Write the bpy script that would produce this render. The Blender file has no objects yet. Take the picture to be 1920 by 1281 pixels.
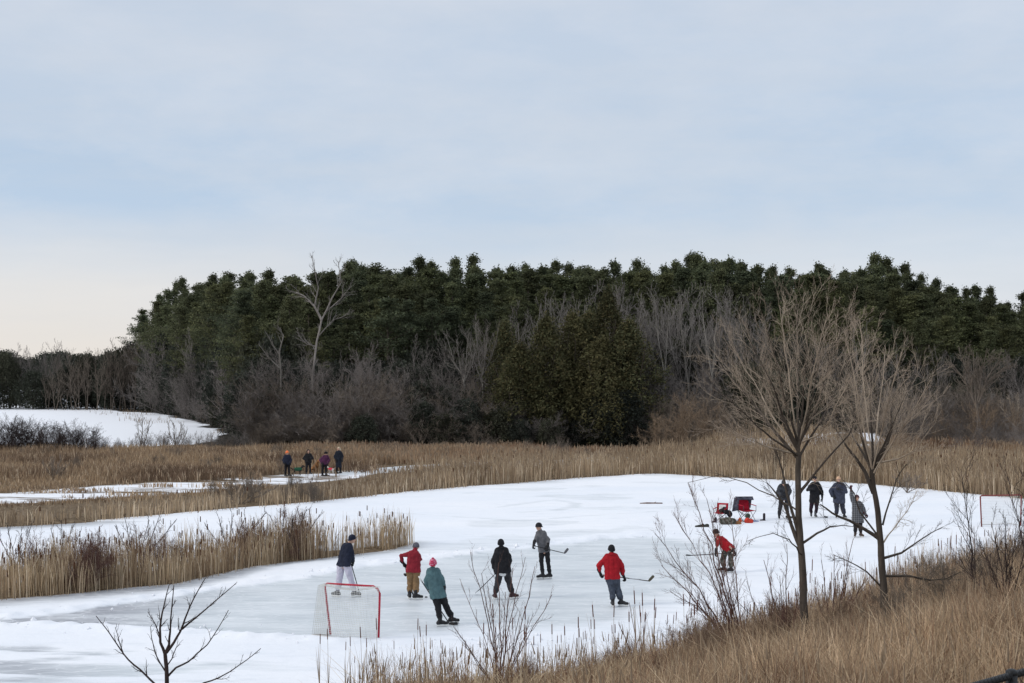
import bpy, bmesh, math, random
import numpy as np
from mathutils import Vector, Matrix, Quaternion
R = math.radians
C = bpy.context.scene.collection
scene = bpy.context.scene
random.seed(7)

# ---------------------------------------------------------------- camera
F = 2600.0          # focal length in photo pixels (photo 1920 x 1281)
HZ = 700.0          # eye level in the photo
CH = 6.4            # camera height above the ice
cd = bpy.data.cameras.new('camera'); cam = bpy.data.objects.new('camera', cd); C.objects.link(cam)
cam.location = (0, 0, CH); cam.rotation_euler = (R(90), 0, 0)
cd.sensor_width = 36; cd.lens = F/1920*36; cd.shift_y = (HZ-640.5)/1920
cd.clip_start = 0.5; cd.clip_end = 9000
scene.camera = cam

# ---------------------------------------------------------------- sky and light
SUN_EL, SUN_AZ = 30, -110     # azimuth from +Y (view direction), negative = left
world = bpy.data.worlds.new('World'); scene.world = world; world.use_nodes = True
nt = world.node_tree; nt.nodes.clear()
def N(nt, t, **k):
    n = nt.nodes.new(t)
    for a, b in k.items(): setattr(n, a, b)
    return n
def mth(nt, op, a, b=None, c=None, clamp=False):
    n = N(nt, 'ShaderNodeMath', operation=op, use_clamp=clamp)
    for i, v in enumerate((a, b, c)):
        if v is None: continue
        if isinstance(v, (int, float)): n.inputs[i].default_value = v
        else: nt.links.new(v, n.inputs[i])
    return n.outputs[0]
def mixc(nt, f, a, b, blend='MIX'):
    n = N(nt, 'ShaderNodeMix', data_type='RGBA', blend_type=blend)
    for i, v in ((0, f), (6, a), (7, b)):
        if isinstance(v, (int, float)): n.inputs[i].default_value = v
        elif isinstance(v, tuple): n.inputs[i].default_value = (*v, 1) if len(v) == 3 else v
        else: nt.links.new(v, n.inputs[i])
    return n.outputs[2]
def ramp(nt, fac, stops, interp='LINEAR'):
    n = N(nt, 'ShaderNodeValToRGB'); cr = n.color_ramp; cr.interpolation = interp
    while len(cr.elements) < len(stops): cr.elements.new(0.5)
    for e, (p, c) in zip(cr.elements, stops): e.position = p; e.color = (*c, 1) if len(c) == 3 else c
    nt.links.new(fac, n.inputs[0]); return n.outputs[0]
def noise(nt, vec, scale, detail=4, rough=0.55, out=0):
    n = N(nt, 'ShaderNodeTexNoise'); n.inputs['Scale'].default_value = scale
    n.inputs['Detail'].default_value = detail; n.inputs['Roughness'].default_value = rough
    if vec is not None: nt.links.new(vec, n.inputs['Vector'])
    return n.outputs[out]
def mapping(nt, vec, sc=(1,1,1), rot=(0,0,0), loc=(0,0,0)):
    n = N(nt, 'ShaderNodeMapping'); n.inputs['Scale'].default_value = sc
    n.inputs['Rotation'].default_value = rot; n.inputs['Location'].default_value = loc
    nt.links.new(vec, n.inputs['Vector']); return n.outputs[0]

sky = N(nt, 'ShaderNodeTexSky', sky_type='NISHITA'); sky.sun_disc = False
sky.sun_elevation = R(SUN_EL); sky.sun_rotation = R(SUN_AZ); sky.air_density = 1.0; sky.dust_density = 1.5
skyc = mixc(nt, 1.0, sky.outputs[0], (0.1, 0.1, 0.1), 'MULTIPLY')
tc = N(nt, 'ShaderNodeTexCoord'); g = tc.outputs['Generated']
sep = N(nt, 'ShaderNodeSeparateXYZ'); nt.links.new(g, sep.inputs[0])
sx, sy, sz = sep.outputs
warp = noise(nt, mapping(nt, g, (2.2, 2.2, 9.0)), 1.6, 4, 0.55)
elev = mth(nt, 'ADD', sz, mth(nt, 'MULTIPLY', mth(nt, 'SUBTRACT', warp, 0.5), 0.075))
cloud = ramp(nt, elev, [(0.0, (0.84, 0.83, 0.84)), (0.055, (0.81, 0.83, 0.875)), (0.085, (0.70, 0.765, 0.86)),
                        (0.12, (0.54, 0.67, 0.845)), (0.155, (0.52, 0.65, 0.825)), (0.20, (0.59, 0.69, 0.83)),
                        (0.28, (0.62, 0.705, 0.83)), (0.42, (0.95, 1.0, 1.08)), (1.0, (1.17, 1.22, 1.30))])
puff = noise(nt, mapping(nt, g, (1.0, 1.0, 2.6), (0, 0, 0), (5.2, 1.1, 0)), 7.5, 7, 0.6)
cloud = mixc(nt, mth(nt, 'MULTIPLY', mth(nt, 'SUBTRACT', puff, 0.40), 2.0, clamp=True), cloud, (0.76, 0.80, 0.875))
streak = noise(nt, mapping(nt, g, (1.6, 1.6, 11.0), (0.0, 0.12, 0.0), (3.1, 0, 1.7)), 2.1, 6, 0.62)
streakf = ramp(nt, streak, [(0.38, (0, 0, 0)), (0.68, (1, 1, 1))], 'EASE')
cloud2 = mixc(nt, mth(nt, 'MULTIPLY', streakf, 0.42), cloud, (0.66, 0.715, 0.80))
# warm light low in the left of the view, where the cloud thins
leftm = mth(nt, 'MULTIPLY', mth(nt, 'SUBTRACT', 0.02, sx), 3.4, clamp=True)
lowm = mth(nt, 'SUBTRACT', 1.0, mth(nt, 'MULTIPLY', mth(nt, 'ADD', elev, -0.012), 13.0), clamp=True)
cloud3 = mixc(nt, mth(nt, 'MULTIPLY', leftm, lowm, clamp=True), cloud2, (0.91, 0.855, 0.80))
cover = mixc(nt, 0.86, skyc, cloud3)
bg = N(nt, 'ShaderNodeBackground'); nt.links.new(cover, bg.inputs[0]); bg.inputs[1].default_value = 1.0
wo = N(nt, 'ShaderNodeOutputWorld'); nt.links.new(bg.outputs[0], wo.inputs[0])
world.cycles.sampling_method = 'MANUAL'; world.cycles.sample_map_resolution = 256

sd = bpy.data.lights.new('sun', 'SUN'); sd.energy = 1.1; sd.angle = R(14); sd.color = (1.0, 0.93, 0.84)
sun = bpy.data.objects.new('sun', sd); C.objects.link(sun)
sdir = Vector((math.sin(R(SUN_AZ))*math.cos(R(SUN_EL)), math.cos(R(SUN_AZ))*math.cos(R(SUN_EL)), math.sin(R(SUN_EL))))
sun.rotation_euler = sdir.to_track_quat('Z', 'Y').to_euler()
vs = scene.view_settings; vs.view_transform = 'Standard'; vs.look = 'None'; vs.exposure = 0.0; vs.gamma = 1.0
vs.use_curve_mapping = False
scene.cycles.max_bounces = 6; scene.cycles.diffuse_bounces = 3; scene.cycles.transparent_max_bounces = 8

# ---------------------------------------------------------------- helpers
def W(px, py, D):
    return Vector(((px-960)/F*D, D, CH-(py-HZ)/F*D))
def G(px, py, z=0.0):                 # point at height z seen at a pixel
    D = (CH-z)*F/(py-HZ); return Vector(((px-960)/F*D, D, z))
def gpoly(pts): return np.array([tuple(G(*p))[:2] for p in pts])

def smooth01(x): x = np.clip(x, 0, 1); return x*x*(3-2*x)
def vnoise(x, y, s, seed=0):
    x = np.asarray(x, float)/s; y = np.asarray(y, float)/s
    xi = np.floor(x).astype(np.int64); yi = np.floor(y).astype(np.int64)
    fx = x-xi; fy = y-yi; fx = fx*fx*(3-2*fx); fy = fy*fy*(3-2*fy)
    def h(a, b):
        n = (a*374761393 + b*668265263 + seed*982451653) & 0x7fffffff
        n = ((n ^ (n >> 13))*1274126177) & 0x7fffffff
        return ((n ^ (n >> 16)) & 0xffff)/65535.0
    return (h(xi, yi)*(1-fx)+h(xi+1, yi)*fx)*(1-fy)+(h(xi, yi+1)*(1-fx)+h(xi+1, yi+1)*fx)*fy
def fbm(x, y, s, seed=0, o=4):
    t = 0; a = 0.5; n = 0
    for i in range(o): t = t+a*vnoise(x, y, s/2**i, seed+i*17); n += a; a *= 0.5
    return t/n
def inpoly(x, y, P):
    r = np.zeros(x.shape, bool); n = len(P)
    for i in range(n):
        x0, y0 = P[i]; x1, y1 = P[(i+1) % n]
        if y0 == y1: continue
        r ^= ((y0 > y) != (y1 > y)) & (x < (x1-x0)*(y-y0)/(y1-y0)+x0)
    return r
def sdist(x, y, P):                   # signed distance, positive inside
    d = np.full(x.shape, 1e9); n = len(P)
    for i in range(n):
        a = P[i]; b = P[(i+1) % n]; ab = b-a; L = (ab**2).sum()+1e-12
        t = np.clip(((x-a[0])*ab[0]+(y-a[1])*ab[1])/L, 0, 1)
        d = np.minimum(d, np.hypot(x-a[0]-t*ab[0], y-a[1]-t*ab[1]))
    return np.where(inpoly(x, y, P), d, -d)

def mesh_np(name, V, faces, k, cols=None, smooth=False, attrs=None):
    V = np.asarray(V, np.float32).reshape(-1, 3); faces = np.asarray(faces, np.int32).reshape(-1, k)
    me = bpy.data.meshes.new(name)
    me.vertices.add(len(V)); me.vertices.foreach_set('co', V.ravel())
    me.loops.add(faces.size); me.loops.foreach_set('vertex_index', faces.ravel())
    me.polygons.add(len(faces)); me.polygons.foreach_set('loop_start', np.arange(0, faces.size, k, dtype=np.int32))
    me.polygons.foreach_set('use_smooth', np.full(len(faces), smooth))
    if cols is not None:
        ca = me.attributes.new('tint', 'FLOAT_COLOR', 'POINT')
        c4 = np.ones((len(V), 4), np.float32); c4[:, :3] = cols; ca.data.foreach_set('color', c4.ravel())
    for an, av in (attrs or {}).items():
        a = me.attributes.new(an, 'FLOAT', 'POINT'); a.data.foreach_set('value', np.asarray(av, np.float32).ravel())
    me.update(calc_edges=True); return me

def link(name, me, mat, parent=None):
    o = bpy.data.objects.new(name, me); C.objects.link(o)
    if mat is not None and not me.materials: me.materials.append(mat)
    if parent: o.parent = parent
    return o
def tag(o, label=None, cat=None, group=None, kind=None):
    if label: o['label'] = label
    if cat: o['category'] = cat
    if group: o['group'] = group
    if kind: o['kind'] = kind
    return o
def empty(name, loc, label, cat, group=None, rz=0, sc=1):
    o = bpy.data.objects.new(name, None); o.empty_display_size = 0.2; C.objects.link(o)
    o.location = loc; o.rotation_euler = (0, 0, rz); o.scale = (sc,)*3 if isinstance(sc, (int, float)) else sc
    return tag(o, label, cat, group)
def copy_tree(root, loc, rz, sc, label=None, group=None):
    r = root.copy(); C.objects.link(r); r.location = loc; r.rotation_euler = (0, 0, rz)
    r.scale = (sc,)*3 if isinstance(sc, (int, float)) else sc
    if label: r['label'] = label
    if group: r['group'] = group
    for ch in list(KIDS[root.name]):
        c = ch.copy(); C.objects.link(c); c.parent = r
    return r
KIDS = {}

# ---- closed shapes as raw verts/faces, gathered in a bmesh
def b_tube(bm, pts, rad, n=8, cap=True, flat=1.0):
    pts = [Vector(p) for p in pts]; rings = []
    if isinstance(rad, (int, float)): rad = [rad]*len(pts)
    up = None
    for i, p in enumerate(pts):
        t = (pts[min(i+1, len(pts)-1)]-pts[max(i-1, 0)])
        if t.length < 1e-9: t = Vector((0, 0, 1))
        t.normalize()
        if up is None: up = t.orthogonal().normalized()
        u = (up-t*up.dot(t))
        u = u.normalized() if u.length > 1e-6 else t.orthogonal().normalized()
        up = u; v = t.cross(u)
        rings.append([bm.verts.new(p+rad[i]*(math.cos(a)*u+flat*math.sin(a)*v)) for a in [2*math.pi*k/n for k in range(n)]])
    for a, b in zip(rings, rings[1:]):
        for k in range(n): bm.faces.new((a[k], a[(k+1) % n], b[(k+1) % n], b[k]))
    if cap: bm.faces.new(list(reversed(rings[0]))); bm.faces.new(rings[-1])
def b_ell(bm, c, r, q=None, nu=12, nv=8):
    c = Vector(c); M = (q.to_matrix() if q is not None else Matrix.Identity(3)); rows = []
    f = lambda v: bm.verts.new(c+M@v)
    top = f(Vector((0, 0, r[2]))); bot = f(Vector((0, 0, -r[2])))
    for j in range(1, nv):
        th = math.pi*j/nv
        rows.append([f(Vector((r[0]*math.sin(th)*math.cos(2*math.pi*k/nu), r[1]*math.sin(th)*math.sin(2*math.pi*k/nu), r[2]*math.cos(th)))) for k in range(nu)])
    for k in range(nu):
        bm.faces.new((top, rows[0][k], rows[0][(k+1) % nu])); bm.faces.new((bot, rows[-1][(k+1) % nu], rows[-1][k]))
    for a, b in zip(rows, rows[1:]):
        for k in range(nu): bm.faces.new((a[k], b[k], b[(k+1) % nu], a[(k+1) % nu]))
def b_cap(bm, a, b, ra, rb, n=10):          # tapered capsule
    a = Vector(a); b = Vector(b); d = b-a
    if d.length < 1e-6: b_ell(bm, a, (ra,)*3); return
    t = d.normalized(); pts = []; rr = []
    for th in (80, 55, 30): pts.append(a-t*ra*math.sin(R(th))); rr.append(ra*math.cos(R(th)))
    pts += [a, b]; rr += [ra, rb]
    for th in (30, 55, 80): pts.append(b+t*rb*math.sin(R(th))); rr.append(rb*math.cos(R(th)))
    b_tube(bm, pts, rr, n)
def b_box(bm, c, s, q=None):
    c = Vector(c); M = (q.to_matrix() if q is not None else Matrix.Identity(3))
    v = [bm.verts.new(c+M@Vector((x*s[0]/2, y*s[1]/2, z*s[2]/2))) for x in (-1, 1) for y in (-1, 1) for z in (-1, 1)]
    for f in ((0,1,3,2),(4,6,7,5),(0,4,5,1),(2,3,7,6),(0,2,6,4),(1,5,7,3)): bm.faces.new([v[i] for i in f])
def bm_obj(name, bm, mat, parent=None, smooth=True):
    bmesh.ops.recalc_face_normals(bm, faces=bm.faces)
    me = bpy.data.meshes.new(name); bm.to_mesh(me); bm.free()
    for p in me.polygons: p.use_smooth = smooth
    return link(name, me, mat, parent)
FOLD = bpy.data.textures.new('folds', 'CLOUDS'); FOLD.noise_scale = 0.11; FOLD.noise_depth = 2
def fuse(name, bm, mat, parent=None, voxel=0.012, sm=2, fold=0.0):   # melt overlapping shapes into one continuous skin
    me = bpy.data.meshes.new(name+'_src'); bmesh.ops.recalc_face_normals(bm, faces=bm.faces); bm.to_mesh(me); bm.free()
    o = bpy.data.objects.new('tmp', me); C.objects.link(o)
    m = o.modifiers.new('r', 'REMESH'); m.mode = 'VOXEL'; m.voxel_size = voxel
    if sm: s = o.modifiers.new('s', 'SMOOTH'); s.factor = 0.5; s.iterations = sm
    if fold: f_ = o.modifiers.new('f', 'DISPLACE'); f_.texture = FOLD; f_.strength = fold*1.6; f_.mid_level = 0.5; f_.texture_coords = 'LOCAL'
    dg = bpy.context.evaluated_depsgraph_get(); dg.update()
    me2 = bpy.data.meshes.new_from_object(o.evaluated_get(dg)); bpy.data.objects.remove(o); bpy.data.meshes.remove(me)
    me2.name = name
    me2.materials.clear()
    me2.polygons.foreach_set('use_smooth', [True]*len(me2.polygons))
    return link(name, me2, mat, parent)

# segments -> thin prisms (twigs)
def seg_mesh(name, S, n=3, cols=None):
    S = np.asarray(S, float); P0 = S[:, 0:3]; P1 = S[:, 3:6]; r0 = S[:, 6:7]; r1 = S[:, 7:8]
    d = P1-P0; L = np.linalg.norm(d, axis=1, keepdims=True)+1e-9; t = d/L
    a = np.where(np.abs(t[:, 2:3]) < 0.9, np.array([[0, 0, 1.0]]), np.array([[1.0, 0, 0]]))
    u = np.cross(t, a); u /= np.linalg.norm(u, axis=1, keepdims=True)+1e-9; v = np.cross(t, u)
    V = []
    for Pp, r in ((P0, r0), (P1, r1)):
        for k in range(n):
            an = 2*math.pi*k/n; V.append(Pp+r*(math.cos(an)*u+math.sin(an)*v))
    V = np.stack(V, 1)                       # (N, 2n, 3)
    base = (np.arange(len(S))*2*n)[:, None]
    Fc = np.stack([np.concatenate([base+k, base+(k+1) % n, base+n+(k+1) % n, base+n+k], 1) for k in range(n)], 1)
    cc = None
    if cols is not None: cc = np.repeat(np.asarray(cols), 2*n, axis=0)
    return mesh_np(name, V, Fc, 4, cc, smooth=True)

# ---------------------------------------------------------------- materials
def mat(name): m = bpy.data.materials.new(name); m.use_nodes = True; nt = m.node_tree; b = nt.nodes['Principled BSDF']; return m, nt, b
def bumpn(nt, b, h, strength, dist):
    bp = N(nt, 'ShaderNodeBump'); bp.inputs['Strength'].default_value = strength; bp.inputs['Distance'].default_value = dist
    nt.links.new(h, bp.inputs['Height']); nt.links.new(bp.outputs[0], b.inputs['Normal'])
def m_plain(name, col, rough=0.8, var=0.12, scale=6, metal=0.0, bump=0.0):
    m, nt, b = mat(name); b.inputs['Roughness'].default_value = rough; b.inputs['Metallic'].default_value = metal
    b.inputs['Specular IOR Level'].default_value = 0.25
    t = N(nt, 'ShaderNodeTexCoord').outputs['Object']
    n1 = noise(nt, t, scale, 5, 0.6)
    lo = tuple(c*(1-var*1.6) for c in col); hi = tuple(min(1, c*(1+var*1.6)) for c in col)
    nt.links.new(ramp(nt, n1, [(0.3, lo), (0.7, hi)]), b.inputs['Base Color'])
    if bump: bumpn(nt, b, noise(nt, t, scale*1.5, 4, 0.6), 0.8, bump)
    return m
def m_cloth(name, col, var=0.22, rough=0.9): return m_plain(name, col, rough, var, 7, bump=0.03)
def m_tint(name, rough=0.85, rnd=0.25, transl=0.0, gain=1.0):       # colour stored per blade / clump, plus a little per object
    m, nt, b = mat(name); b.inputs['Roughness'].default_value = rough; b.inputs['Specular IOR Level'].default_value = 0.15
    a = N(nt, 'ShaderNodeAttribute', attribute_name='tint')
    oi = N(nt, 'ShaderNodeObjectInfo').outputs['Random']
    k = mth(nt, 'MULTIPLY_ADD', oi, rnd*2, gain*(1.0)-rnd)
    cc = N(nt, 'ShaderNodeCombineColor'); [nt.links.new(k, cc.inputs[i]) for i in range(3)]
    col = mixc(nt, 1.0, a.outputs['Color'], cc.outputs[0], 'MULTIPLY')
    nt.links.new(col, b.inputs['Base Color'])
    if transl:
        tr = N(nt, 'ShaderNodeBsdfTranslucent'); nt.links.new(col, tr.inputs[0]); mx = N(nt, 'ShaderNodeMixShader')
        mx.inputs[0].default_value = transl; nt.links.new(b.outputs[0], mx.inputs[1]); nt.links.new(tr.outputs[0], mx.inputs[2])
        nt.links.new(mx.outputs[0], nt.nodes['Material Output'].inputs[0])
    return m
def m_bark(name, col, scale=8, rnd=0.2):
    m, nt, b = mat(name); b.inputs['Roughness'].default_value = 0.9; b.inputs['Specular IOR Level'].default_value = 0.15
    t = N(nt, 'ShaderNodeTexCoord').outputs['Object']
    n1 = noise(nt, mapping(nt, t, (1, 1, 0.22)), scale, 6, 0.65)
    oi = N(nt, 'ShaderNodeObjectInfo').outputs['Random']; k = mth(nt, 'MULTIPLY_ADD', oi, rnd*2, 1-rnd)
    cc = N(nt, 'ShaderNodeCombineColor'); [nt.links.new(k, cc.inputs[i]) for i in range(3)]
    c = ramp(nt, n1, [(0.3, tuple(x*0.55 for x in col)), (0.52, col), (0.75, tuple(x*1.45 for x in col))])
    nt.links.new(mixc(nt, 1.0, c, cc.outputs[0], 'MULTIPLY'), b.inputs['Base Color'])
    bumpn(nt, b, n1, 0.9, 0.03)
    return m
MAT_needles = m_tint('pine needles', 0.8, 0.3, 0.25)
MAT_reed = m_tint('dry reed blades', 0.8, 0.0, 0.3)
MAT_pinebark = m_bark('pine bark', (0.10, 0.085, 0.07), 5)
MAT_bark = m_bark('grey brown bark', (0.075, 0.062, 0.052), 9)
MAT_twig_grey = m_bark('grey twigs', (0.20, 0.178, 0.165), 3, 0.3)
MAT_twig_brown = m_bark('brown twigs', (0.19, 0.158, 0.13), 3, 0.3)
MAT_twig_pale = m_bark('pale grey bark', (0.21, 0.195, 0.175), 3, 0.2)
MAT_twig_tan = m_bark('tan twigs', (0.40, 0.33, 0.26), 3, 0.1)
MAT_twig_mid = m_bark('mid grey twigs', (0.235, 0.215, 0.20), 3, 0.2)
MAT_twig_straw = m_bark('straw brown twigs', (0.27, 0.20, 0.14), 3, 0.2)
MAT_twig_dark = m_bark('dark wet twigs', (0.055, 0.04, 0.038), 5, 0.1)
MAT_twig_red = m_bark('reddish twigs', (0.15, 0.085, 0.07), 5, 0.1)

# ---------------------------------------------------------------- terrain
POND = gpoly([(-500,1040),(-200,1005),(0,990),(150,982),(300,968),(450,955),(560,946),(640,938),(760,925),(900,912),(1000,905),(1100,897),(1230,889),
  (1290,892),(1350,897),(1450,901),(1560,905),(1650,912),(1720,918),(1840,930),(1920,938),(2100,955),(2500,1000),(2300,1050),
  (2000,1066),(1920,1080),(1750,1130),(1600,1170),(1400,1220),(1250,1262),(1000,1292),(600,1305),(0,1305),(-600,1305),(-700,1180)])
ISLE = gpoly([(-500,1185),(-300,1150),(0,1126),(120,1117),(250,1103),(330,1097),(420,1077),(480,1063),(560,1054),(650,1043),(720,1035),(765,1025),(782,1017),
  (740,1020),(640,1030),(500,1041),(350,1061),(200,1079),(0,1094),(-500,1130)])
STREAM = gpoly([(640,884),(780,873),(900,867),(1050,863),(1165,854),(1180,862),(1060,876),(900,881),(780,885),(640,892)])
PATCH = gpoly([(-200,925),(0,928),(150,917),(300,905),(420,900),(520,893),(640,888),(720,888),(680,900),(560,912),(480,917),(330,932),(200,938),(60,948),(-200,955)])
FIELD = gpoly([(-900,768),(0,769),(120,767),(200,769),(300,780),(370,796),(425,812),(428,828),(380,836),(200,842),(0,838),(-900,838)])
SP = [gpoly([(1350,832),(1370,826),(1450,823),(1455,829),(1400,834)]), gpoly([(1500,822),(1530,815),(1600,811),(1650,813),(1600,820),(1540,826)]),
      gpoly([(1850,806),(1880,801),(2000,799),(2000,808),(1900,812)]), gpoly([(640,868),(760,864),(800,867),(700,874)]),
      gpoly([(1640,868),(1740,866),(1800,874),(1700,878)])]
def shoreY(X):
    return np.interp(X, [-60, -20, -5, 0.43, 3.2, 5.4, 8.7, 11.8, 16.2, 25, 60], [27.3, 27.3, 27.4, 28.1, 29.6, 32.0, 35.4, 38.7, 43.8, 47, 47])
def mound(X, Y):
    px = 960+X/np.maximum(Y, 5)*F
    return np.interp(px, [1300, 1350, 1460, 1500, 1640, 1710], [0, 1.0, 1.05, 1.45, 1.45, 0])*np.exp(-((Y-113)/4.5)**2)
def height(X, Y):
    X = np.asarray(X, float); Y = np.asarray(Y, float)
    d = shoreY(X)-Y
    bank = 0.17*np.maximum(d, 0); bank = np.where(bank > 2.2, 2.2+0.6*(1-np.exp(-(bank-2.2)/0.6)), bank)
    dp = np.maximum(sdist(X, Y, POND), sdist(X, Y, STREAM)); di = sdist(X, Y, ISLE)
    dp = np.minimum(dp, -di)                 # metres inside open ice
    land = 0.10+0.06*(fbm(X, Y, 2.5, 3)-0.5)+0.25*smooth01((Y-110)/200.)*fbm(X, Y, 40, 9)
    base = np.where(dp > 0, -0.25*smooth01(dp/0.7)-0.0, land*smooth01(-dp/0.9))
    base = base+np.where(dp <= 0, bank, 0)+0.05*(fbm(X, Y, 1.3, 5)-0.5)*smooth01(-dp/0.8)
    return base-0.012+mound(X, Y)
def hz(x, y): return float(height(np.array([x]), np.array([y]))[0])
def axis(pts):
    out = [pts[0][0]]
    for (a, s), (b, _) in zip(pts, pts[1:]):
        n = max(1, int(round((b-a)/s))); out += list(np.linspace(a, b, n+1)[1:])
    return np.array(out)
def grid_mesh(name, xs, ys, zf, af):
    X, Y = np.meshgrid(xs, ys); Z, attrs = zf(X, Y)
    nx, ny = len(xs), len(ys); i = np.arange(nx*ny).reshape(ny, nx)
    Fc = np.stack([i[:-1, :-1], i[:-1, 1:], i[1:, 1:], i[1:, :-1]], -1)
    return mesh_np(name, np.stack([X, Y, Z], -1), Fc, 4, None, True, attrs)
def ground_f(X, Y):
    Z = height(X, Y)
    px = 960+X/np.maximum(Y, 5)*F; py = HZ+CH*F/np.maximum(Y, 5)
    s = np.full(X.shape, 0.10)
    s = np.maximum(s, 0.60*smooth01(sdist(X, Y, PATCH)/2.0+0.6))
    s = np.maximum(s, 1.1*smooth01((sdist(X, Y, FIELD)+6*(fbm(X, Y, 9, 66)-0.5))/5+0.5))
    for P in SP: s = np.maximum(s, 0.8*smooth01(sdist(X, Y, P)/1.0+0.6))
    far_left = (Y > 240) & (X < -55); s = np.where(far_left, 0.85, s)
    s = np.where((Y < 60) & (X > -3), 0.26, s)
    infield = sdist(X, Y, FIELD) > -1.5
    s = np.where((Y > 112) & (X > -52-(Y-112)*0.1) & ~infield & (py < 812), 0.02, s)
    for P in SP[:3]: s = np.maximum(s, 0.8*smooth01(sdist(X, Y, P)/1.0+0.6))
    mo = mound(X, Y); s = np.where((mo > 0.55) & (np.abs(Y-111.5) < 3.5) & (fbm(X, Y, 3, 6) > 0.40), 0.9, s)
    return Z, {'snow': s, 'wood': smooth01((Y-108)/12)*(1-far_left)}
m, nt, b = mat('ground'); b.inputs['Roughness'].default_value = 0.95; b.inputs['Specular IOR Level'].default_value = 0.1
tcg = N(nt, 'ShaderNodeTexCoord').outputs['Object']
n1 = noise(nt, tcg, 0.9, 8, 0.65); n2 = noise(nt, tcg, 5, 6, 0.6); n3 = noise(nt, mapping(nt, tcg, (0.35, 1, 1)), 0.55, 7, 0.7)
soil = ramp(nt, n2, [(0.3, (0.07, 0.05, 0.033)), (0.5, (0.15, 0.11, 0.07)), (0.72, (0.26, 0.20, 0.135))])
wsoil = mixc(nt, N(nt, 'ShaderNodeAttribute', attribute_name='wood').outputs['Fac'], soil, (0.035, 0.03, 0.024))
sa = N(nt, 'ShaderNodeAttribute', attribute_name='snow').outputs['Fac']
k = mth(nt, 'MULTIPLY', mth(nt, 'SUBTRACT', mth(nt, 'ADD', sa, mth(nt, 'MULTIPLY', mth(nt, 'SUBTRACT', n3, 0.5), 1.3)), 0.5), 9.0, clamp=True)
nt.links.new(mixc(nt, k, wsoil, (0.84, 0.86, 0.90)), b.inputs['Base Color'])
bumpn(nt, b, n1, 0.6, 0.12)
MAT_ground = m
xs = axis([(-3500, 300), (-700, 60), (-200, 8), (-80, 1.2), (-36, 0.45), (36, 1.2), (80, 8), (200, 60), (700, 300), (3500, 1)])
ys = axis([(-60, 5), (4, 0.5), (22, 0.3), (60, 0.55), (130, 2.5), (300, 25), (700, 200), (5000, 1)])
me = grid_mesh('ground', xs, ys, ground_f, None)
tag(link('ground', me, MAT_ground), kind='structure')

# --- frozen pond: snow lies on it except where the rink is shovelled
RINK = gpoly([(-300,1170),(-60,1166),(60,1158),(200,1139),(330,1121),(470,1098),(600,1079),(730,1060),(850,1044),(1000,1028),(1100,1017),(1230,1007),(1330,1004),(1400,1012),
   (1440,1035),(1430,1075),(1390,1120),(1300,1165),(1180,1192),(1000,1204),(850,1203),(700,1201),(560,1194),(430,1187),(300,1178),(150,1172),(0,1169),(-300,1178)])
def ice_f(X, Y):
    w = 0.7*(fbm(X, Y, 2.2, 21)-0.5)+0.55*(fbm(X, Y, 0.45, 22)-0.5)
    px = 960+X/Y*F; py = HZ+CH*F/Y
    soft = smooth01((px-900)/300)*smooth01((py-1040)/60)
    soft = np.maximum(soft, smooth01((px-1180)/120)); soft = np.maximum(soft, smooth01((px-600)/300)*smooth01((py-1130)/40))
    dr = sdist(X, Y, RINK)+w
    ws = 0.35+3.2*soft
    snow = 1-smooth01((dr-ws*0.5*soft)/ws+0.5)
    # worn streaks where skaters and wind thin the snow
    st = fbm(X*0.35+Y*0.15, Y*1.6, 1.4, 31, 5)
    low = smooth01((-X-3)/5)*smooth01((34-Y)/2.5)
    snow = snow-0.85*low*smooth01((st-0.52)/0.10)*snow
    mid = smooth01((Y-46)/4)*smooth01((X+12)/4)*smooth01((16-X)/6)
    snow = snow-0.42*mid*smooth01((fbm(X*0.5, Y*0.8, 2.5, 41, 5)-0.53)/0.08)*snow
    # a curved trodden track and its branch
    for tr, wd in ((gpoly([(930,953),(990,944),(1040,938),(1082,944),(1078,951),(1040,958),(980,962)]), 0.22), (gpoly([(700,960),(860,970),(980,978),(1100,968),(1230,960)]), 0.12)):
        dmin = np.full(X.shape, 99.)
        for i in range(len(tr)-1):
            a, bb = tr[i], tr[i+1]; ab = bb-a; t = np.clip(((X-a[0])*ab[0]+(Y-a[1])*ab[1])/(ab**2).sum(), 0, 1)
            dmin = np.minimum(dmin, np.hypot(X-a[0]-t*ab[0], Y-a[1]-t*ab[1]))
        snow = snow-0.5*snow*(1-smooth01((dmin+0.5*(fbm(X, Y, 0.8, 77)-0.5))/wd/2))
    dsh = np.minimum(sdist(X, Y, POND), -sdist(X, Y, ISLE))
    rim = smooth01(1-(dsh+0.8*(fbm(X, Y, 1.2, 61)-0.5))/(0.9+1.3*smooth01((-X-7)/3)))*smooth01((26+X*0.0-0)/1)*(Y < 60)
    snow = snow*(1-0.9*rim)
    wet = smooth01((-X-7.2+0.8*(fbm(X, Y, 2, 91)-0.5))/4.0)*(1-snow)*(Y < 42)
    inr = smooth01(dr/0.5+0.3)
    strm = smooth01(sdist(X, Y, STREAM)+1)
    snow = snow*(1-0.8*strm)
    ridge = (1-soft)*np.exp(-((dr+0.45)/0.32)**2)*(0.03+0.20*np.clip(fbm(X, Y, 0.32, 51, 3)-0.3, 0, 1))
    Z = 0.028*snow+ridge+0.03*(fbm(X, Y, 0.9, 71)-0.5)*snow*(1+1.5*smooth01(1-np.abs(dr+0.6)/1.2))
    return Z, {'snow': snow, 'wet': np.maximum(wet, 0.75*rim), 'rough': np.clip(ridge*8, 0, 1)}
m, nt, b = mat('pond ice'); 
t = N(nt, 'ShaderNodeTexCoord').outputs['Object']
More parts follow.
